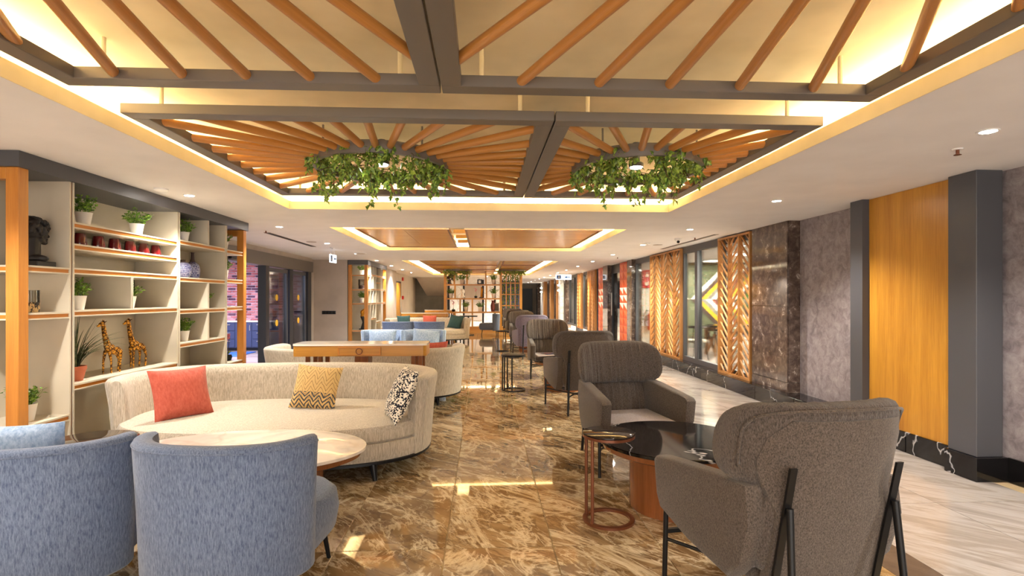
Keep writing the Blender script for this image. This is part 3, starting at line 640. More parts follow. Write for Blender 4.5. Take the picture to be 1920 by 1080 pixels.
# ---------------------------------------------------------------- bookcases
def shelf(root, y0, y1, z, d0=-.43, d1=0.0, t=.05, oy=0, strip='groove'):
    o = MB().box(d0, d1, y0 - oy, y1 - oy, z + t / 2 - .013, z + t / 2).box(d0, d1, y0 - oy, y1 - oy, z - t / 2, z - t / 2 + .010).build('shelf', 'cream', root)
    MB().box(d0 + .01, d1 - .008, y0 - oy + .001, y1 - oy - .001, z - t / 2 + .010, z + t / 2 - .013).build('edge_strip', strip, o); return o
def upright(root, y, z0, z1, oy, w=.05, d0=-.43):
    o = MB().box(d0, 0, y - oy - w / 2, y - oy - w / 2 + .016, z0, z1).box(d0, 0, y - oy + w / 2 - .016, y - oy + w / 2, z0, z1).build('upright', 'cream', root)
    MB().box(d0 + .01, -.008, y - oy - w / 2 + .016, y - oy + w / 2 - .016, z0, z1).build('groove', 'brown_groove', o)
def divider(root, y, z0, z1, oy, w=.032, d0=-.43):
    o = MB().box(d0, 0, y - oy - w / 2, y - oy - w / 2 + .011, z0, z1).box(d0, 0, y - oy + w / 2 - .011, y - oy + w / 2, z0, z1).build('divider', 'cream', root)
    MB().box(d0 + .01, -.006, y - oy - w / 2 + .011, y - oy + w / 2 - .011, z0, z1).build('groove', 'groove', o)
def post(root, x, y, z1): MB().rbox(x, x + .085, y, y + .085, 0, z1, .003, 1).build('post', 'post', root)
bc = thing('bookcase', 'long cream bookcase with orange shelf edges, holding bust and giraffes', 'bookcase', (-3.2, 5.6, 0), 0, 'room divider bookcases'); OY = 5.6
ZT = 2.35
MB().box(-.46, .03, 3.83 - OY, 7.42 - OY, ZT, CZ - .001).build('header', 'dark', bc)
MB().box(-.455, -.435, 4.3 - OY, 6.86 - OY, 0, ZT).build('back_panel', 'cream', bc); MB().box(-.455, -.435, 3.93 - OY, 4.3 - OY, 0, ZT).build('back_panel', 'cream', bc)
post(bc, -.075, 3.85 - OY, ZT); post(bc, -.455, 3.85 - OY, ZT); post(bc, -.075, 7.31 - OY, ZT); post(bc, -.455, 7.31 - OY, ZT)
MB().box(-.37, -.075, 3.86 - OY, 3.92 - OY, 2.27, ZT).build('end_rail', 'post', bc); MB().box(-.37, -.075, 7.33 - OY, 7.39 - OY, 2.27, ZT).build('end_rail', 'post', bc)
for y in (4.345, 5.81, 6.85): upright(bc, y, 0, ZT, OY)
for z in (1.655, 1.315, .52, .06): shelf(bc, 3.94, 4.32, z, oy=OY)
for z in (2.02, 1.85, 1.66, 1.325, .745, .06): shelf(bc, 4.37, 5.785, z, oy=OY)
for z in (2.04, 1.645, 1.30, .94, .60, .06): shelf(bc, 5.835, 6.825, z, oy=OY)
for z in (2.03, 1.66, 1.31, .60, .06): shelf(bc, 6.875, 7.31, z, oy=OY)
divider(bc, 5.06, 1.35, 1.64, OY); divider(bc, 6.42, 2.06, ZT, OY)
for a, b in ((1.325, 1.62), (.965, 1.28)): divider(bc, 6.42, a, b, OY)

bc2 = thing('bookcase', 'far cream bookcase with orange posts beside the greige wall', 'bookcase', (-3.1, 15.9, 0), 0, 'room divider bookcases'); OY = 15.9
MB().box(-.50, .03, 14.5 - OY, 17.3 - OY, 2.33, CZ - .001).build('header', 'dark', bc2); MB().box(-.5, -.48, 14.7 - OY, 17.2 - OY, 0, 2.33).build('back_panel', 'cream', bc2)
for x, y in ((-.075, 14.52), (-.50, 14.52), (-.075, 17.2)): post(bc2, x, y - OY, 2.33)
for y in (15.0, 15.75, 16.5): upright(bc2, y, 0, 2.33, OY, d0=-.48)
for z in (2.05, 1.66, 1.28, .55, .06): shelf(bc2, 14.62, 14.98, z, -.48, oy=OY)
for z in (2.08, 1.68, 1.28, .85, .5, .06): shelf(bc2, 15.02, 15.73, z, -.48, oy=OY)
for z in (2.08, 1.88, 1.68, 1.28, .72, .06): shelf(bc2, 15.77, 16.48, z, -.48, oy=OY)
for z in (2.08, 1.68, 1.28, .5, .06): shelf(bc2, 16.52, 17.2, z, -.48, oy=OY)
for y, a, b in ((15.38, 1.70, 2.06), (15.38, 1.3, 1.66), (15.38, .87, 1.26), (16.12, 1.3, 1.66), (15.38, 2.1, 2.33)): divider(bc2, y, a, b, OY, d0=-.48)

# ---- plants and ornaments
def foliage(seed, n=26, h=.17, spread=.10, leaf=.024, mat='leaf'):
    rng = random.Random(seed); mb = MB()
    for k in range(n):
        a = rng.uniform(0, 2 * PI); t = rng.random() ** .6; top = Vector((math.cos(a) * spread * t * 1.15, math.sin(a) * spread * t * 1.15, h * (1 - .45 * t) * rng.uniform(.75, 1.1)))
        base = Vector((math.cos(a) * .02, math.sin(a) * .02, 0)); mb.cyl(base, top, .0025, .0015, 4)
        for j in range(9):
            p = base.lerp(top, .35 + .65 * j / 8) + Vector((rng.uniform(-.014, .014), rng.uniform(-.014, .014), rng.uniform(-.01, .012)))
            q = Euler((rng.uniform(-.5, 1.0), rng.uniform(-.8, .8), rng.uniform(0, 2 * PI))).to_matrix(); s = leaf * rng.uniform(.7, 1.3)
            mb.add([p + q @ Vector(v) for v in ((0, 0, 0), (s * .42, s * .5, s * .12), (0, s * 1.15, 0), (-s * .42, s * .5, s * .12))], [(0, 1, 2), (0, 2, 3)])
    return mb.mesh('foliage', mat)
FOL = [foliage(11), foliage(12), foliage(13)]
POT = MB().lathe([(.038, 0), (.055, .105), (.058, .11), (.052, .11), (.048, .095)], n=22).mesh('pot', 'white', 40)
SOIL = MB().lathe([(.049, .092), (.049, .096)], n=16).mesh('soil', 'soil')
cnt = [0]
def plant(x, y, z, s, label, group=None):
    k = cnt[0]; cnt[0] += 1
    r = thing('potted_plant', label, 'potted plant', (x, y, z), k * 1.7, group or 'green plants in white pots')
    r.scale = (s, s, s); link('pot', POT, r); link('soil', SOIL, r); o = link('foliage', FOL[k % 3], r, (0, 0, .09)); return r
SH = .025
plant(-3.36, 4.69, 2.02 + SH, 1.1, 'bushy green plant in white pot above the first red cups beside the bust bay')
plant(-3.36, 5.38, 2.02 + SH, 1.1, 'bushy green plant in white pot on the top shelf above the last red cups')
plant(-3.34, 4.60, 1.325 + SH, 1.05, 'green plant in white pot directly above the spiky grass plant')
plant(-3.34, 5.24, 1.325 + SH, 1.03, 'green plant in white pot directly above the giraffes')
plant(-3.34, 4.10, .52 + SH, 1.15, 'green plant in white pot on the low shelf below the glass hurricane vase')
plant(-3.34, 6.16, 2.04 + SH, 1.05, 'green plant in white pot on the shelf above the patterned vases')
plant(-3.34, 6.16, .94 + SH, 1.05, 'green plant in white pot beneath the empty compartment below the patterned vases')
plant(-3.38, 6.78 - .1, 1.30 + SH, .9, 'small green plant in the narrow compartment right of the vases column')
plant(-3.36, 7.12, 2.03 + SH, 1.05, 'green plant on the top shelf of the open end bay')
plant(-3.36, 7.12, 1.66 + SH, 1.1, 'green plant on the middle shelf of the open end bay')
for y in (4.55, 4.76, 4.96, 5.17, 5.37, 5.56):
    tag(MB().lathe([(.05, 0), (.051, .004), (.040, .092), (.036, .10), (.02, .101)], (0, 0, 0), 22).build('cup', 'red', None, 40, loc=(-3.29, y, 1.85 + SH)), 'upturned dark red glass cup in the row on the bookcase shelf', 'cup', 'row of six red cups')
# black bust facing along the shelf
bu = thing('bust_statue', 'black classical bust in profile with curly hair on the shelf', 'statue', (-3.34, 4.165, 1.655 + SH), R(0)); bu.scale = (1.05, 1.12, 1.0)
hb = [((0, -.01, .275), (.064, .085, .075)), ((0, .042, .245), (.048, .046, .062)), ((0, .083, .274), (.038, .012, .011)), ((0, .094, .217), (.019, .012, .006)), ((0, .092, .205), (.018, .012, .006)), ((0, .084, .187), (.021, .018, .016)), ((.062, -.005, .25), (.010, .018, .026)), ((-.062, -.005, .25), (.010, .018, .026)),
      ((0, -.01, .06), (.105, .055, .034)), ((0, .03, .062), (.06, .045, .03))]
rng = random.Random(4)
for k in range(150):
    a = rng.uniform(0, 2 * PI); e = rng.uniform(-.35, 1.5)
    p = Vector((.072 * math.cos(a) * math.cos(e), -.006 + .098 * math.sin(a) * math.cos(e), .282 + .078 * math.sin(e)))
    if p.y > .02 and p.z < .298: continue
    hb.append((tuple(p), (rng.uniform(.011, .02),) * 3))
blob('head', 'bustm', bu, hb, [((0, -.015, .06), (0, -.005, .21), .048, .042), ((0, .088, .27), (0, .114, .238), .008, .012), ((.036, .01, .205), (0, .082, .19), .02, .018), ((-.036, .01, .205), (0, .082, .19), .02, .018)], .0042)
MB().rbox(-.085, .085, -.075, .085, 0, .04, .004, 1).build('base', 'bustm', bu)
hv = thing('hurricane_vase', 'clear glass cylinder vase with dark patterned lower half', 'vase', (-3.34, 4.14, 1.315 + SH))
n = 24; MB().loft([[(r * math.cos(2 * PI * i / n), r * math.sin(2 * PI * i / n), z) for i in range(n)] for r, z in ((.05, 0), (.05, .165), (.047, .165), (.047, .005))], cap=False).build('glass_body', 'vglass', hv, 40)
m, nt, b = newmat('bark_pattern'); nt.links.new(ramp(nt, noise(nt, coords(nt, 'Object', (1, 1, .35)), 55, 3, .7), [(.44, (40, 30, 22)), (.5, (214, 180, 120))], 'CONSTANT'), b.inputs['Base Color'])
MB().lathe([(.0505, .002), (.0505, .075), (.046, .076)], n=24).build('pattern_band', m, hv, 40)
# spiky grass plant in terracotta
gp = thing('grass_plant', 'spiky drooping grass plant in terracotta pot beside the giraffes', 'potted plant', (-3.34, 4.55, .745 + SH))
MB().lathe([(.062, 0), (.082, .085), (.088, .09), (.088, .12), (.078, .12), (.072, .10)], n=24).build('pot', 'terra', gp, 40); MB().lathe([(.075, .095), (.075, .10)], n=16).build('soil', 'soil', gp)
rng = random.Random(21); gb = MB()
for k in range(54):
    a = rng.uniform(0, 2 * PI) if k % 3 else rng.uniform(.6, 2.4); L = rng.uniform(.28, .46); lean = rng.uniform(.12, .75) if math.sin(a) > .1 and math.cos(a) > -.5 else rng.uniform(.03, .1); w = rng.uniform(.006, .013); P = []
    p = Vector((math.cos(a) * .03, math.sin(a) * .03, .1)); th = lean * .25
    for j in range(9):
        P.append(p.copy()); th += lean * .28; p = p + Vector((math.cos(a) * math.sin(th), math.sin(a) * math.sin(th), math.cos(th))) * L / 8
    sd = Vector((-math.sin(a), math.cos(a), 0)); rows = [[q - sd * w * (1 - j / 8.3), q + sd * w * (1 - j / 8.3) + Vector((0, 0, .001)), q + Vector((0, 0, -.004 * (1 - j / 8.3)))] for j, q in enumerate(P)]
    gb.loft(rows)
gb.build('blades', 'grass', gp)
# giraffes
mg, nt, b = newmat('giraffe_gold'); b.inputs['Metallic'].default_value = .6; b.inputs['Roughness'].default_value = .32
vo = N(nt, 'ShaderNodeTexVoronoi', feature='DISTANCE_TO_EDGE', Scale=34); nt.links.new(coords(nt, 'Object'), vo.inputs['Vector'])
nt.links.new(ramp(nt, vo.outputs['Distance'], [(.05, (70, 36, 8)), (.16, (214, 150, 44))]), b.inputs['Base Color']); bump(nt, b, vo.outputs['Distance'], .3, .01)
def giraffe(x, y, rz, label, step):
    r = thing('giraffe_figurine', label, 'figurine', (x, y, .745 + SH), rz, 'golden giraffe figurines')
    balls = [((0, -.005, .225), (.034, .05, .042)), ((0, .055, .20), (.036, .055, .040)), ((0, -.03, .25), (.028, .035, .045)), ((0, -.095, .448), (.017, .028, .018)), ((0, -.125, .432), (.011, .024, .011))]
    caps = [((0, -.035, .26), (0, -.062, .35), .028, .021), ((0, -.062, .35), (0, -.078, .445), .021, .016), ((0, -.085, .455), (0, -.13, .430), .015, .009)]
    for s in (-1, 1):
        caps += [((s * .02, -.035, .20), (s * .022, -.035 + step * s, .11), .015, .010), ((s * .022, -.035 + step * s, .11), (s * .022, -.035 + step * s, .012), .0095, .009),
                 ((s * .022, .085, .19), (s * .024, .10 - step * s, .115), .018, .011), ((s * .024, .10 - step * s, .115), (s * .024, .092 - step * s, .012), .0095, .0095),
                 ((s * .014, -.075, .462), (s * .03, -.07, .475), .006, .004), ((s * .007, -.078, .46), (s * .008, -.074, .487), .0045, .005)]
    caps.append(((0, .105, .215), (0, .118, .13), .006, .005))
    blob('body', mg, r, balls, caps, .0065); return r
giraffe(-3.33, 4.97, R(-8), 'golden giraffe figurine close to the spiky grass plant', .018); giraffe(-3.37, 5.37, R(-8), 'golden giraffe figurine farther from the spiky grass plant', -.01)
# patterned vases
mp_, nt, b = newmat('blue_tribal_print'); v = coords(nt, 'Object'); sx = nt.nodes.new('ShaderNodeSeparateXYZ'); nt.links.new(v, sx.inputs[0])
wv = N(nt, 'ShaderNodeTexWave', Scale=24, Distortion=.0); wv.bands_direction = 'Z'; nt.links.new(v, wv.inputs['Vector'])
nz = noise(nt, coords(nt, 'Object', (1, 1, .7)), 75, 2, .6); ad = N(nt, 'ShaderNodeMath', operation='MULTIPLY_ADD'); ad.inputs[1].default_value = .9; nt.links.new(nz, ad.inputs[0]); nt.links.new(wv.outputs[1], ad.inputs[2])
hf = N(nt, 'ShaderNodeMath', operation='MULTIPLY'); hf.inputs[1].default_value = .5; nt.links.new(ad.outputs[0], hf.inputs[0])
nt.links.new(ramp(nt, hf.outputs[0], [(.0, (30, 36, 92)), (.67, (226, 226, 232))], 'CONSTANT'), b.inputs['Base Color']); b.inputs['Roughness'].default_value = .4
va = thing('patterned_vase', 'squat blue and white patterned vase with dark neck', 'vase', (-3.34, 6.14, 1.645 + SH), 0, 'blue patterned vases')
MB().lathe([(.055, 0), (.085, .04), (.092, .10), (.075, .15), (.05, .17)], n=26).build('body', mp_, va, 40); MB().lathe([(.05, .17), (.03, .18), (.028, .195), (.034, .2), (.03, .2)], n=20).build('neck', 'b_dark', va, 40)
va = thing('patterned_vase', 'tall blue and white patterned bottle vase with brown neck', 'vase', (-3.37, 6.40, 1.645 + SH), 0, 'blue patterned vases')
MB().lathe([(.055, 0), (.075, .03), (.08, .10), (.065, .16), (.03, .195)], n=26).build('body', mp_, va, 40); MB().lathe([(.03, .195), (.02, .23), (.017, .29), (.022, .305), (.018, .305)], n=20).build('neck', 'b_dark', va, 40)
M['pink'] = plain('orchid_pink', (224, 130, 150), .5)
def orchid(x, y, z, label, s=1.0):
    r = thing('orchid', label, 'potted plant', (x, y, z)); r.scale = (s, s, s); MB().lathe([(.045, 0), (.06, .05), (.05, .08)], n=16).build('pot', 'black', r, 40); MB().tube([(0, 0, .07), (.01, .02, .2), (.0, .05, .3)], .004, 6).build('stem', 'stem', r)
    rng = random.Random(7)
    for k in range(4):
        fb = MB(); c = Vector((rng.uniform(-.05, .05), .02 + rng.uniform(-.03, .06), .24 + .035 * k))
        for j in range(5):
            q = Euler((1.0, 0, 2 * PI * j / 5 + k)).to_matrix(); fb.add([c + q @ Vector(p) for p in ((0, 0, 0), (.022, .02, 0), (0, .05, .004), (-.022, .02, 0))], [(0, 1, 2, 3)])
        fb.build('flower', 'pink', r)
    lb = MB()
    for j in range(4):
        a = j * PI / 2; lb.add([(0, 0, .07), (math.cos(a) * .05 - math.sin(a) * .02, math.sin(a) * .05 + math.cos(a) * .02, .12), (math.cos(a) * .12, math.sin(a) * .12, .10), (math.cos(a) * .05 + math.sin(a) * .02, math.sin(a) * .05 - math.cos(a) * .02, .12)], [(0, 1, 2, 3)])
    lb.build('leaf', 'leaf', r)
orchid(-3.34, 7.18, .60 + SH, 'pink orchid in a dark pot on the open end bay')
# far bookcase ornaments
plant(-3.3, 14.8, 2.05 + SH, 1.15, 'green plant on the top shelf of the far bookcase end'); plant(-3.3, 14.8, 1.28 + SH, 1.3, 'green plant above the carved figure on the far bookcase'); plant(-3.3, 15.95, 2.08 + SH, 1.0, 'green plant on top of the far bookcase front'); plant(-3.3, 15.2, 1.68 + SH, 1.2, 'green plant in the inner compartment of the far bookcase')
r = thing('glass_jar', 'dark bottomed glass jar between two plants on the far bookcase', 'jar', (-3.3, 14.8, 1.66 + SH)); MB().lathe([(.09, .0), (.09, .10), (.085, .10)], n=18).build('filling', 'b_dark', r, 40); MB().lathe([(.092, .1), (.092, .26), (.089, .26)], n=18).build('glass_body', 'vglass', r, 40)
r = thing('carved_figure', 'slender carved figure with golden top and black base on far bookcase', 'statue', (-3.28, 14.82, .55 + SH)); blob('body', 'bustm', r, [], [((0, .0, .03), (.04, 0, .2), .06, .05), ((.04, 0, .2), (-.02, 0, .36), .045, .05)], .015); blob('head', 'gold', r, [((-.02, 0, .47), (.05, .05, .07))], [((-.02, 0, .36), (.03, 0, .54), .05, .035)], .015); MB().rbox(-.09, .09, -.07, .07, 0, .03, .004, 1).build('base', 'black', r)
tag(MB().rbox(-.08, .08, -.12, .12, 0, .10, .01, 1).build('storage_box', 'cab', None, loc=(-3.25, 16.1, 1.88 + SH)), 'small navy box on the far bookcase below a plant', 'box')

# ---------------------------------------------------------------- sofas
def se(t, a, b, n=2.5):
    c, s = math.cos(t), math.sin(t); return Vector((a * math.copysign(abs(c) ** (2 / n), c), b * math.copysign(abs(s) ** (2 / n), s), 0))
def plan_ring(a, b, z, n=2.5, m=64): return [tuple(se(2 * PI * i / m, a, b, n) + Vector((0, 0, z))) for i in range(m)]
def make_sofa(label, loc, rz):
    r = thing('sofa', label, 'sofa', loc, rz, 'curved beige sofas'); A, B = 1.31, .72
    MB().loft([plan_ring(A * .985, B * .975, .145), plan_ring(A * .992, B * .99, .20), plan_ring(A * .992, B * .995, .288)]).build('base', 'sofa', r, 40)
    MB().loft([plan_ring(A * .96, B * .985, .29), plan_ring(A * .975, B * 1.01, .31), plan_ring(A * .975, B * 1.015, .38), plan_ring(A * .96, B * .99, .42), plan_ring(A * .92, B * .93, .438), plan_ring(A * .5, B * .5, .446)]).build('seat_cushion', 'sofa', r, 40)
    rings = []; K = 72; t0, t1 = R(-24), R(204)
    prof = [(.0, .145), (.012, .30), (.03, .55), (.055, .72), (.058, .755), (.045, .775), (.005, .787), (-.045, .78), (-.075, .755), (-.09, .70), (-.115, .5), (-.13, .36), (-.13, .145)]
    for k in range(K + 1):
        t = t0 + (t1 - t0) * k / K; p = se(t, A, B); d = se(t + .01, A, B) - se(t - .01, A, B); nrm = Vector((d.y, -d.x, 0)).normalized(); tg = Vector((-nrm.y, nrm.x, 0))
        e = min(k, K - k); sh = (.55, .85, .97)[e] if e < 3 else 1.0
        rings.append([tuple(p + nrm * (-.04 + (o + .04) * (sh if z > .2 else 1)) + Vector((0, 0, z if z < .6 else .6 + (z - .6) * (.8 + .2 * sh)))) for o, z in prof])
    MB().loft(rings).build('backrest', 'sofa', r, 50)
    sm = MB()
    for t in (R(-17), R(197)):
        p = se(t, A, B); d = se(t + .01, A, B) - se(t - .01, A, B); nrm = Vector((d.y, -d.x, 0)).normalized()
        MB().tube([tuple(p + nrm * (o + .001) + Vector((0, 0, z))) for o, z in prof[:5]], .0035, 6).build('seam', 'sofa', r)
    MB().loft([plan_ring(A * .99, B * .98, .118), plan_ring(A, B * .992, .122), plan_ring(A, B * .992, .142), plan_ring(A * .985, B * .975, .146)]).build('plinth_band', 'black', r, 40)
    for x, y in ((.93, -.56), (-.93, -.56), (1.02, .36), (-1.02, .36), (0, -.6), (0, .6)): MB().cyl((x * .98, y, .125), (x, y * 1.03, 0), .032, .018, 12).build('leg', 'black', r, 40)
    return r
s1 = make_sofa('curved beige sofa with three cushions facing the white oval table', (-1.78, 4.85, 0), 0)
dup(s1, (-1.62, 7.62, 0), PI, 'curved beige sofa whose back stands against the wooden console'); dup(s1, (-1.75, 17.3, 0), 0, 'far curved beige sofa with teal cushion before the far console')
def pillow_mesh(w, h, t, mat, ears=.07):
    mb = MB(); n = 18; top, bot = [], []
    for i in range(n + 1):
        ra, rb2 = [], []
        for j in range(n + 1):
            u, v = -1 + 2 * i / n, -1 + 2 * j / n; x = w / 2 * u * (1 - ears * (1 - v * v) * abs(u)); z = h / 2 * v * (1 - ears * (1 - u * u) * abs(v)); q = t / 2 * ((1 - abs(u) ** 2.6) * (1 - abs(v) ** 2.6)) ** .55
            ra.append((x, -q - .002, z + h / 2)); rb2.append((x, q + .002, z + h / 2))
        top.append(ra); bot.append(rb2)
    mb.loft(top, cap=False, closed=False); mb.loft(bot, cap=False, closed=False)
    edge = [(0, j) for j in range(n + 1)] + [(i, n) for i in range(1, n + 1)] + [(n, j) for j in range(n - 1, -1, -1)] + [(i, 0) for i in range(n - 1, 0, -1)]
    mb.loft([[top[i][j] for i, j in edge], [bot[i][j] for i, j in edge]], cap=False)
    return mb.mesh('cushion', mat, 60)
def cushion(label, w, h, t, mat, loc, rot, group=None):
    return tag(link('cushion', pillow_mesh(w, h, t, mat), None, loc, rot), label, 'cushion', group)
# cushion prints
mgz, nt, b = newmat('gold_zigzag_print'); v = coords(nt, 'Object'); sp = nt.nodes.new('ShaderNodeSeparateXYZ'); nt.links.new(v, sp.inputs[0])
def mth(nt, op, a, b2=None, c=None):
    n = N(nt, 'ShaderNodeMath', operation=op)
    for i, q in enumerate((a, b2, c)):
        if q is None: continue
        if isinstance(q, (int, float)): n.inputs[i].default_value = q
        else: nt.links.new(q, n.inputs[i])
    return n.outputs[0]
nzz = mth(nt, 'MULTIPLY', noise(nt, v, 9, 2), .05)
px = mth(nt, 'PINGPONG', mth(nt, 'ADD', sp.outputs[0], nzz), .045)
d1 = mth(nt, 'ABSOLUTE', mth(nt, 'SUBTRACT', mth(nt, 'PINGPONG', mth(nt, 'ADD', mth(nt, 'MULTIPLY', px, 1.9), mth(nt, 'ADD', sp.outputs[2], nzz)), .05), .025))
ln = mth(nt, 'LESS_THAN', d1, .0035)
low = mth(nt, 'MULTIPLY', mth(nt, 'LESS_THAN', sp.outputs[2], .15), mth(nt, 'LESS_THAN', mth(nt, 'PINGPONG', mth(nt, 'ADD', mth(nt, 'MULTIPLY', px, 1.2), sp.outputs[2]), .02), .008))
mx = N(nt, 'ShaderNodeMix', data_type='RGBA'); nt.links.new(ln, mx.inputs[0]); mx.inputs[6].default_value = lin((206, 172, 112)); mx.inputs[7].default_value = lin((110, 82, 48))
mx2 = N(nt, 'ShaderNodeMix', data_type='RGBA'); nt.links.new(low, mx2.inputs[0]); nt.links.new(mx.outputs[2], mx2.inputs[6]); mx2.inputs[7].default_value = lin((60, 66, 74)); nt.links.new(mx2.outputs[2], b.inputs['Base Color']); b.inputs['Roughness'].default_value = .85
mbw, nt, b = newmat('black_white_print'); vo = N(nt, 'ShaderNodeTexVoronoi', Scale=72); nt.links.new(coords(nt, 'Object', (1, 1, 1.4), (0, .6, 0)), vo.inputs['Vector']); sp = nt.nodes.new('ShaderNodeSeparateColor'); nt.links.new(vo.outputs['Color'], sp.inputs[0])
nt.links.new(ramp(nt, sp.outputs[0], [(0, (16, 18, 34)), (.46, (236, 228, 212))], 'CONSTANT'), b.inputs['Base Color']); b.inputs['Roughness'].default_value = .85
cushion('coral red linen cushion leaning at the bookcase end of the beige sofa', .46, .44, .16, 'coral', (-2.50, 4.64, .435), (R(-22), R(0), R(50)))
cushion('gold cushion with zigzag print in the middle of the beige sofa', .42, .41, .14, mgz, (-1.55, 4.92, .435), (R(-22), R(5), R(-4)))
cushion('black and white patterned cushion leaning on the sofa arm by the aisle', .46, .46, .15, mbw, (-.77, 4.47, .435), (R(-24), R(0), R(-70)))
cushion('coral cushion peeking over the back of the sofa behind the console', .44, .42, .15, 'coral', (-.72, 7.42, .44), (R(14), R(0), R(25)))
cushion('dark teal cushion on the far beige sofa by the aisle', .5, .46, .16, 'teal', (-.95, 17.5, .44), (R(-20), R(8), R(-25)))
cushion('coral cushion on the far beige sofa', .46, .44, .16, 'coral', (-1.75, 17.68, .44), (R(-16), 0, 0)); cushion('green cushion at the bookcase end of the far beige sofa', .44, .44, .16, 'teal', (-2.55, 17.55, .44), (R(-18), 0, R(20)))

# ---------------------------------------------------------------- coffee tables
def drum_table(loc, a, b, h, top, label, ra, rb_, rim='drum'):
    r = thing('coffee_table', label, 'coffee table', loc, 0, 'drum base coffee tables')
    ring = lambda q, z: plan_ring(a * q, b * q, z, 2.0, 72)
    MB().loft([ring(.985, h - .026), ring(1, h - .022), ring(1, h - .004), ring(.992, h)]).build('tabletop', top, r, 40)
    MB().loft([ring(.90, h - .075), ring(.955, h - .06), ring(.972, h - .026)]).build('apron', rim, r, 40)
    MB().loft([plan_ring(ra, rb_, z, 2.0, 56) for z in (.0, h - .07)]).build('drum_base', 'drum', r, 40)
    return r
drum_table((-1.56, 3.60, 0), .78, .50, .46, 'whitem', 'oval coffee table with white marble top and wooden drum base', .50, .30)
drum_table((1.34, 3.66, 0), .52, .52, .47, 'blackm', 'round coffee table with black marble top and glossy wooden drum', .31, .31)
drum_table((1.30, 8.45, 0), .5, .5, .47, 'blackm', 'black topped drum table between the second pair of wing armchairs', .33, .33); drum_table((1.30, 14.4, 0), .5, .5, .47, 'blackm', 'black topped drum table beside the lavender armchair', .33, .33)
drum_table((-1.6, 8.95, 0), .7, .45, .46, 'whitem', 'oval marble table before the pale blue chairs with pillows', .45, .28)
def side_table(loc, label, metal, h=.575, r0=.168, top='blackm', rz=0, poles=(150, 205)):
    r = thing('side_table', label, 'side table', loc, rz, 'round side tables with ring bases')
    MB().lathe([(r0 - .004, h - .014), (r0, h - .010), (r0, h - .002), (r0 - .003, h)], n=40).build('tabletop', top, r, 40); MB().lathe([(r0 - .002, h - .032), (r0 + .001, h - .030), (r0 + .001, h - .014), (r0 - .002, h - .014)], n=40).build('rim', metal, r, 40)
    MB().loft([[(q * math.cos(2 * PI * i / 40), q * math.sin(2 * PI * i / 40), z) for i in range(40)] for q, z in ((r0, 0), (r0, .016), (r0 - .032, .016), (r0 - .032, 0))], loop=True).build('base_ring', metal, r, 40)
    for a in poles: x, y = (r0 - .016) * math.cos(R(a)), (r0 - .016) * math.sin(R(a)); MB().cyl((x, y, .01), (x, y, h - .02), .011, n=10).build('pole', metal, r, 40)
side_table((.82, 3.44, 0), 'copper framed side table with black top overlapping the black marble table', 'copper', top='bronzeglass', poles=(215, 150))
side_table((.42 + .06, 8.35, 0), 'black wire side table with ring base by the second chair pair', 'black', .56, .19, 'black', poles=(190, 215, 260, 120)); side_table((.55, 14.4, 0), 'black side table with ring base beside the lavender armchair', 'black', .56, .17, 'black')
r = thing('side_table', 'low round side table with dark bronze top beside the sofa', 'side table', (-2.62, 3.72, 0)); MB().lathe([(.262, .478), (.27, .483), (.27, .495), (.262, .5)], n=40).build('tabletop', 'bronzeglass', r, 40); MB().cyl((0, 0, .01), (0, 0, .48), .03, n=16).build('pole', 'black', r, 40); MB().lathe([(.18, 0), (.18, .012), (.03, .02)], n=32).build('base', 'black', r, 40)

# ---------------------------------------------------------------- consoles
def console(loc, label, w=1.5, d=.42, h=.93):
    r = thing('console_table', label, 'console table', loc, 0, 'wooden console tables'); pts = []
    def rr(w, d, q, n=6):
        o = []
        for cx, cy, a0 in ((w / 2 - q, d / 2 - q, 0), (-w / 2 + q, d / 2 - q, 90), (-w / 2 + q, -d / 2 + q, 180), (w / 2 - q, -d / 2 + q, 270)): o += [(cx + q * math.cos(R(a0 + 90 * k / n)), cy + q * math.sin(R(a0 + 90 * k / n))) for k in range(n + 1)]
        return o
    MB().prism(rr(w, d, .06), h - .022, h).build('tabletop', 'whitem', r, 40)
    MB().prism(rr(w - .01, d - .01, .055), h - .14, h - .022).build('apron', 'oakx', r, 40)
    dr = MB().rbox(-.24, .24, -d / 2 - .012, -d / 2 + .02, h - .128, h - .034, .003, 1).build('drawer', 'oakx', r)
    bar = [(-.235, .235, h - .045, h - .036), (-.235, .235, h - .126, h - .117), (-.235, -.226, h - .117, h - .045), (.226, .235, h - .117, h - .045)]
    for a, b_, c, e in bar: MB().box(a, b_, -d / 2 - .018, -d / 2 - .012, c, e).build('drawer_edge', 'groove', dr)
    MB().tube([(.034 * math.cos(2 * PI * k / 24), -d / 2 - .022, h - .081 + .034 * math.sin(2 * PI * k / 24)) for k in range(24)], .005, 6, loop=True).build('ring_pull', 'copper', dr, True)
    for x in (-w / 2 + .16, w / 2 - .16, -w / 2 + .30, w / 2 - .02 - .06):
        MB().rbox(x - .022, x + .022, -d / 2 + .05, -d / 2 + .094, 0, h - .14, .004, 1).build('leg', 'drum', r); MB().rbox(x - .022, x + .022, d / 2 - .094, d / 2 - .05, 0, h - .14, .004, 1).build('leg', 'drum', r)
    MB().rbox(-.075, .075, -.12, .12, 0, h - .14, .004, 1).build('center_pier', 'drum', r); return r
c1 = console((-1.38, 6.28, 0), 'wooden console with marble top and ring pull between two beige sofas')
console((-1.98, 18.5, 0), 'far wooden console with marble top behind the far beige sofa', 1.6)
console((-1.8, 22.8, 0), 'farthest wooden console near the stair soffit', 1.3)

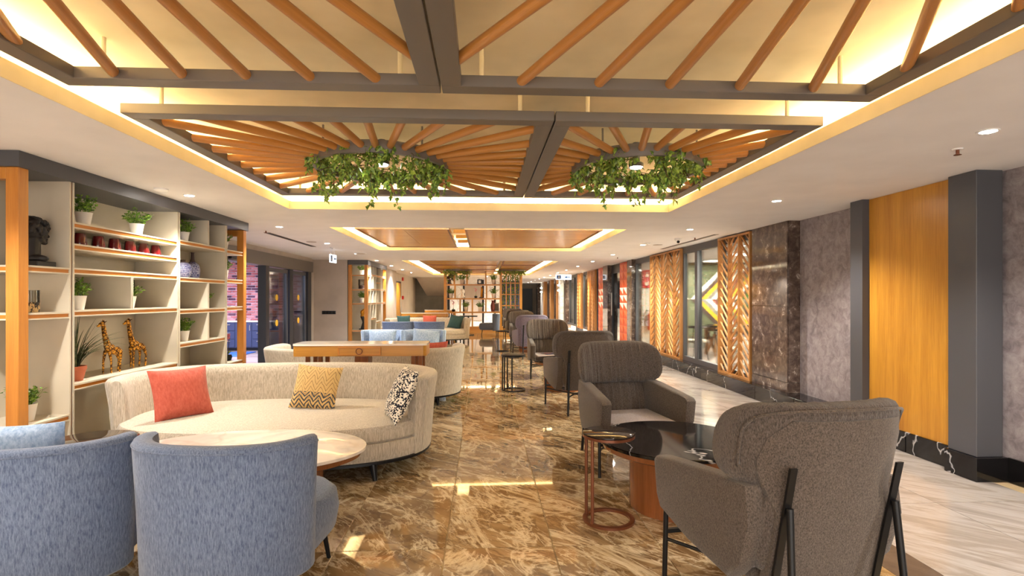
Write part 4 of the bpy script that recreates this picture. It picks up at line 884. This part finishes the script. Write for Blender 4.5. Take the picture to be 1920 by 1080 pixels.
# ---------------------------------------------------------------- blue tub chairs
def make_tub(label, loc, rz, mat='blue'):
    r = thing('tub_chair', label, 'armchair', loc, rz, 'blue tub chairs'); rings = []; K = 40; t0, t1 = R(10), R(170)
    prof = [(-.02, .17), (0, .19), (.012, .5), (.028, .78), (.022, .797), (.0, .806), (-.03, .806), (-.052, .797), (-.058, .77), (-.07, .45), (-.08, .19), (-.06, .17)]
    for k in range(K + 1):
        t = t0 + (t1 - t0) * k / K; p = se(t, .42, .36, 2.5); d = se(t + .01, .42, .36, 2.5) - se(t - .01, .42, .36, 2.5); nrm = Vector((d.y, -d.x, 0)).normalized()
        e = min(k, K - k); sh = (.55, .9)[e] if e < 2 else 1
        rings.append([tuple(p + nrm * (-.03 + (o + .03) * sh) + Vector((0, 0, .49 + (z - .49) * (.97 + .03 * sh)))) for o, z in prof])
    MB().loft(rings).build('back_shell', mat, r, 50)
    MB().tube([tuple(Vector(q[3])) for q in rings], .004, 6).build('piping', mat, r)
    T = Matrix.Translation((0, -.05, 0))
    MB().loft([plan_ring(.36, .35, .20, 3), plan_ring(.395, .385, .24, 3), plan_ring(.41, .395, .33, 3), plan_ring(.40, .38, .41, 3), plan_ring(.36, .34, .45, 3), plan_ring(.2, .2, .46, 3)], T=T).build('seat_cushion', mat, r, 60)
    for x, y in ((.30, -.34), (-.30, -.34), (.27, .24), (-.27, .24)): MB().cyl((x * .9, y * .92, .22), (x, y, 0), .016, .011, 10).build('leg', 'black', r, 40)
    MB().box(-.27, .27, .22, .25, .14, .17).build('base_rail', 'black', r); return r
t1 = make_tub('blue tub chair fully before the white oval table', (-1.19, 2.72, 0), PI - R(6))
dup(t1, (-2.10, 2.70, 0), PI + R(10), 'blue tub chair beside the near bookcase post')
cushion('pale blue cushion inside the blue tub chair beside the bookcase post', .46, .40, .14, 'lblue', (-2.26, 2.74, .46), (R(12), 0, R(10)))
t2 = make_tub('pale blue chair', (-1.98, 10.6, 0), 0, 'lblue'); t2['label'] = 'pale blue chair with pillow nearer the far bookcase'; t2['group'] = 'pale blue chairs facing the console'
dup(t2, (-1.16, 10.6, 0), 0, 'pale blue chair with pillow nearer the aisle', 'pale blue chairs facing the console')
cushion('pale blue pillow on the chair nearer the far bookcase', .56, .32, .16, 'lblue', (-1.98, 10.66, .50), (R(-12), 0, 0)); cushion('pale blue pillow on the chair nearer the aisle', .56, .36, .16, 'lblue', (-1.14, 10.66, .46), (R(-12), R(6), 0))
dup(t1, (-2.28, 14.7, 0), PI, 'blue chair backing the pale blue pair, bookcase side', 'blue chairs before the far sofa'); dup(t1, (-1.46, 14.7, 0), PI, 'blue chair backing the pale blue pair, aisle side', 'blue chairs before the far sofa')
dup(t1, (.30, 20.9, 0), R(-90), 'blue chair at the foot of the open shelf divider', 'blue chairs by the divider')

# ---------------------------------------------------------------- wing armchairs
def make_wing(label, loc, rz, mat='grey', pmat='greyp'):
    r = thing('wing_armchair', label, 'armchair', loc, rz, 'wing back lounge armchairs'); lean = lambda z: .26 + .22 * (z - .4)
    def pillow_loft(hw, zc, hh, th, wing, pw, y_off=0, n=90, m=20, ex=7):
        rings = []
        for k in range(n + 1):
            u = -1 + 2 * k / n; u = math.copysign(1 - (1 - abs(u)) ** 1.5, u); f = max(.004, 1 - abs(u) ** ex) ** .42; x = hw * u; ring = []
            for j in range(m):
                a = 2 * PI * j / m; q = se(a, th * (.3 + .7 * f), hh * (.12 + .88 * f), 3.2); z = zc + q.y; ple = (.0045 * math.sin(x * 118 + 2.2 * math.sin(x * 31) + 1.5 * math.sin(z * 9)) + .003 * math.sin(x * 260 + z * 14)) * f if q.x < 0 else 0
                ring.append((x, lean(z) + y_off - wing * abs(u) ** pw + q.x + ple, z))
            rings.append(ring)
        return rings
    hd = pillow_loft(.395, .85, .19, .078, .19, 3.0)
    MB().loft(hd).build('headrest', pmat, r, 60)
    pip = []
    for k in range(33):
        a = R(-20 + 220 * k / 32); q = se(a, .365, .165, 4.0); u = q.x / .395; z = .855 + q.y
        pip.append((q.x, lean(z) + .072 - .19 * abs(u) ** 3, z))
    MB().tube(pip, .006, 6).build('piping', mat, r, True)
    MB().loft(pillow_loft(.30, .505, .185, .05, .03, 4.0, .018, n=70, ex=12)).build('backrest', pmat, r, 60)
    rear = []
    for z in (.285, .40, .5, .6, .68, .74, .80, .9, .98):
        w = .255 + .004 * (z - .3) / .3 if z < .64 else .26 + .06 * min(1, (z - .64) / .12) - (.09 if z > .95 else .02 if z > .85 else 0); yy = lambda u: lean(z) + .080 - .19 * abs(u * w / .395) ** 3 * (1 if z > .66 else .25)
        us = [-1 + .1 * k for k in range(21)]; rear.append([(w * u, yy(u), z) for u in us] + [(w * u, yy(u) - .05, z) for u in us[::-1]])
    MB().loft(rear).build('back_panel', mat, r, 40)
    MB().rbox(-.29, .29, -.38, .22, .31, .425, .03, 3).build('seat_cushion', 'seat' if mat == 'grey' else mat, r, 60)
    MB().rbox(-.28, .28, -.30, .22, .27, .315, .015, 2).build('seat_base', mat, r, 60)
    for s in (-1, 1):
        sec = []
        side = [(.31, .70), (.10, .685), (-.24, .645), (-.385, .625), (-.41, .60), (-.385, .43), (-.35, .37), (-.1, .31), (.20, .28), (.27, .36), (.33, .55)]
        cen = Vector((0, -.02, .48))
        for xo, q in ((.268, .93), (.275, .985), (.295, 1), (.335, 1), (.355, .985), (.362, .93)):
            sec.append([(s * (xo + .045 * max(0, (.3 - y)) / .6), cen.y + (y - cen.y) * q, cen.z + (z - cen.z) * q) for y, z in side])
        MB().loft(sec).build('armrest', mat, r, 50)
        lx = .385
        MB().cyl((s * (lx + .005), -.30, .50), (s * (lx + .01), -.315, 0), .013, n=10).build('leg', 'black', r, 40)
        MB().cyl((s * .235, lean(.64) + .098, .64), (s * .262, .47, 0), .014, n=10).build('leg', 'black', r, 40)
        for za, zb in ((.62, .80), (.29, .62)):
            MB().add([(s * (.22 + a), lean(z) + .078 + b, z) for z in (za, zb) for a, b in ((0, 0), (.03, -.002), (.03, .010), (0, .010))], [(0, 1, 2, 3), (4, 5, 6, 7), (0, 1, 5, 4), (1, 2, 6, 5), (2, 3, 7, 6), (3, 0, 4, 7)]).build('back_strap', 'black', r)
    MB().tube([(-.393, -.31, .22), (-.1, .04, .20), (.1, .04, .20), (.393, -.31, .22)], .009, 8).build('stretcher', 'black', r, True); MB().tube([(-.253, .435, .22), (-.1, .10, .20), (.1, .10, .20), (.253, .435, .22)], .009, 8).build('stretcher', 'black', r, True); MB().box(-.11, .11, .035, .105, .19, .21).build('stretcher_plate', 'black', r)
    MB().box(-.39, .39, -.318, -.298, .25, .27).build('front_rail', 'black', r)
    return r
w1 = make_wing('taupe wing armchair with its back turned beside the black marble table', (1.36, 2.42, 0), PI + R(7))
dup(w1, (1.28, 4.62, 0), R(9), 'taupe pleated wing armchair facing across the black marble table'); dup(w1, (1.27, 6.95, 0), PI + R(4), 'taupe wing armchair with back turned, second chair pair by the wire side table'); dup(w1, (1.22, 9.75, 0), R(4), 'taupe pleated wing armchair facing the wire side table')
w5 = make_wing('lavender wing armchair with its back turned', (1.17, 13.0, 0), PI + R(4), 'lav', 'lav')
dup(w1, (1.17, 15.7, 0), R(4), 'taupe wing armchair facing the lavender armchair'); dup(w1, (1.17, 17.7, 0), PI, 'taupe wing armchair with back turned behind the lavender pair'); dup(w1, (1.15, 20.0, 0), R(3), 'farthest taupe wing armchair close to the divider planter')

mgz2 = thing('magazine', 'small colourful magazine on the armchair facing the wire side table', 'magazine', (1.2, 9.62, .426), .3)
MB().box(-.1, .1, -.14, .14, 0, .008).build('pages', 'whitep', mgz2); MB().box(-.1, .1, -.14, .14, .008, .010).build('cover', 'cab', mgz2); MB().box(-.07, .07, .02, .1, .010, .0108).build('cover_print', 'coral', mgz2)

# ---------------------------------------------------------------- shelf divider at the end
dv = thing('shelf_divider', 'open golden wood shelf divider with planter grid', 'shelf', (0, 22, 0)); DZ = 2.56
MB().box(-1.6, 1.62, -.2, .2, 0, .26).build('plinth', 'oakx', dv)
for x0, x1 in ((-1.58, -1.47), (.70, .79), (1.52, 1.62)): MB().box(x0, x1, -.16, .16, .26, DZ).build('post', 'oak', dv)
MB().box(-1.47, .70, -.16, .16, DZ - .05, DZ).build('top_rail', 'oakx', dv); MB().box(.79, 1.52, -.16, .16, DZ - .07, DZ).build('top_rail', 'oakx', dv)
for z in (1.976, 1.406, .85): MB().box(-1.47, .70, -.16, .16, z - .035, z + .025).build('shelf', 'oakx', dv)
for x, a, b in ((-1.16, 2.0, DZ), (-.64, 2.0, DZ), (.13, 2.0, DZ), (-1.13, 1.43, 1.95), (.16, 1.43, 1.95), (-.92, .875, 1.38), (-.42, .875, 1.38), (.13, .875, 1.38), (-.42, .26, .825), (-1.13, .26, .825)): MB().box(x - .03, x + .03, -.15, .15, a, b).build('divider', 'oak', dv)
for x in (.97, 1.155, 1.34): MB().box(x - .02, x + .02, -.03, .03, .26, DZ - .07).build('grid_bar', 'oak', dv)
for z in (2.05, 1.58, 1.12, .7): MB().box(.79, 1.52, -.03, .03, z - .02, z + .02).build('grid_bar', 'oak', dv)
rng = random.Random(9)
for k, x in enumerate((.88, 1.06, 1.25, 1.43)):
    root = thing('trailing_plant', ('trailing vine in the planter grid, next to the divider shelves', 'trailing vine in the planter grid, second from the divider shelves', 'trailing vine in the planter grid, third from the divider shelves', 'trailing vine in the planter grid, beside its outer post')[k], 'plant', (x, 22.08, .3), 0, 'vines in the planter grid'); lv = MB(); st = MB(); st.tube([(0, 0, 2.1), (.02, 0, 1.4), (-.01, 0, .7), (.0, 0, .1)], .005, 5)
    for j in range(170): add_leaf(lv, (rng.gauss(0, .028), rng.gauss(0, .03), rng.uniform(.1, 2.12)), rng.uniform(.05, .08), rng)
    st.build('vine', 'stem', root); o = lv.build('leaves', 'ivy', root); o['kind'] = 'stuff'
for x, z, l in ((-.85, 1.976, 'middle of the top divider shelf'), (.45, 1.976, 'top divider shelf near the planter grid'), (-1.3, 1.406, 'second divider shelf at the outer post'), (.45, 1.406, 'second divider shelf near the planter grid'), (-.68, .85, 'third divider shelf between two narrow uprights'), (-.1, .85, 'third divider shelf right of the narrow uprights')):
    plant(x, 22, z + .025, 1.7, 'green plant in white pot on the %s' % l)
r = thing('tree_sculpture', 'dark branching tree sculpture on the top divider shelf', 'sculpture', (-1.32, 22, 2.001)); blob('trunk', 'b_dark', r, [((-.08, 0, .27), (.10, .06, .06)), ((.07, 0, .30), (.10, .06, .07)), ((.12, 0, .18), (.05, .04, .05)), ((0, 0, .36), (.10, .05, .06))], [((0, 0, .02), (0, 0, .15), .03, .025), ((0, 0, .15), (-.1, 0, .27), .022, .02), ((0, 0, .15), (.1, 0, .28), .022, .02), ((.1, 0, .28), (.14, 0, .10), .03, .015)], .012); MB().box(-.06, .06, -.05, .05, 0, .03).build('base', 'b_dark', r)
r = thing('white_bust', 'small white head sculpture on the second divider shelf', 'statue', (-.82, 22, 1.431)); blob('head', 'white', r, [((0, 0, .27), (.09, .09, .11)), ((0, -.08, .26), (.02, .03, .03)), ((0, 0, .06), (.1, .07, .05))], [((0, 0, .05), (0, 0, .2), .07, .05)], .014)
orchid(-.28, 22, 1.431, 'pink orchid on the second divider shelf', 1.1); orchid(-1.2, 22, .875, 'pink orchid low on the divider by the outer post', 1.2)
r = thing('slim_figurine', 'slim golden brown figurine on the second divider shelf', 'statue', (-.05, 22, 1.431)); blob('body', 'gold', r, [((.01, 0, .42), (.04, .04, .05))], [((0, 0, .04), (.02, 0, .36), .05, .045)], .012); MB().box(-.1, .1, -.05, .05, 0, .035).build('base', 'b_dark', r)
r = thing('letter_ornament', 'black block ornament on the top divider shelf', 'ornament', (-.12, 22, 2.001)); MB().box(-.1, .1, -.04, .04, 0, .05).box(-.1, -.05, -.04, .04, .05, .16).box(.05, .1, -.04, .04, .05, .16).box(-.1, .1, -.04, .04, .16, .2).build('body', 'black', r)
r = thing('tall_vase', 'tall brown vase on the third divider shelf', 'vase', (.42, 22, .875)); MB().lathe([(.06, 0), (.09, .12), (.095, .25), (.05, .4), (.07, .46)], n=20).build('body', 'b_maroon', r, 40)
r = thing('picture_frame', 'small framed picture leaning beside the tall brown vase', 'picture', (.58, 22.02, .875)); MB().box(-.1, .1, -.01, .01, 0, .36).build('frame', 'whitep', r); MB().box(-.08, .08, -.014, -.01, .04, .32).build('print', 'b_grey', r)
bt = thing('bar_table', 'tall square black table before the divider', 'table', (-.55, 20.6, 0), 0, 'black tables before the divider'); MB().box(-.35, .35, -.35, .35, .72, .75).build('tabletop', 'black', bt); MB().cyl((0, 0, .02), (0, 0, .72), .03).build('pole', 'black', bt); MB().box(-.22, .22, -.22, .22, 0, .02).build('base', 'black', bt)

# ---------------------------------------------------------------- far end walls
wb = struct('wall_back', MB().box(-1.75, 2.0, 27.0, 27.2, 0, CZ + .06), 'wallmarble')
for x in (-1.7, -.95, .02, .62, .98): MB().box(x - .045, x + .045, 26.97, 27.0, 0, 2.35).build('black_inlay', 'black', wb)
MB().box(-.95, .02, 26.97, 27.0, 2.05, 2.12).build('black_inlay', 'black', wb); MB().box(-.9, -.03, 26.96, 27.0, .3, 2.03).build('taupe_panel', 'wall', wb); MB().box(1.0, 1.95, 26.96, 27.0, .9, 2.3).build('blue_panel', 'cab', wb)
struct('wall_corridor_left', MB().box(1.9, 2.0, 27.2, 42, 0, CZ), 'wallw')
so = struct('wall_stair', MB().box(-3.5, -1.75, 28.0, 28.2, 0, CZ), 'b_grey'); MB().add([(-3.3, 26.6, CZ), (-1.75, 26.6, CZ), (-1.75, 28, 1.55), (-2.9, 28, 1.55), (-3.3, 26.7, CZ), (-1.75, 26.7, CZ), (-1.75, 28, 1.75), (-2.9, 28, 1.75)], [(0, 1, 2, 3), (4, 5, 6, 7), (0, 1, 5, 4), (1, 2, 6, 5), (2, 3, 7, 6), (3, 0, 4, 7)]).build('stair_soffit', 'wall', so)
d4 = struct('door_4', MB().box(-3.56, -3.46, 20.65, 22.9, 0, 2.12), 'dark'); MB().box(-3.46, -3.43, 20.9, 22.6, .01, 2.05).build('door_leaf', 'oak', d4); MB().cyl((-3.39, 22.2, .85), (-3.39, 22.2, 1.45), .02).build('handle', 'steel', d4)
for z, l in ((2.18, 'upper'), (1.37, 'lower')): tag(MB().rbox(-3.5, -3.44, 23.35, 23.6, z, z + .15, .006, 1).build('fire_alarm', 'redp'), 'small red fire alarm box, %s of two past the wooden door' % l, 'alarm')
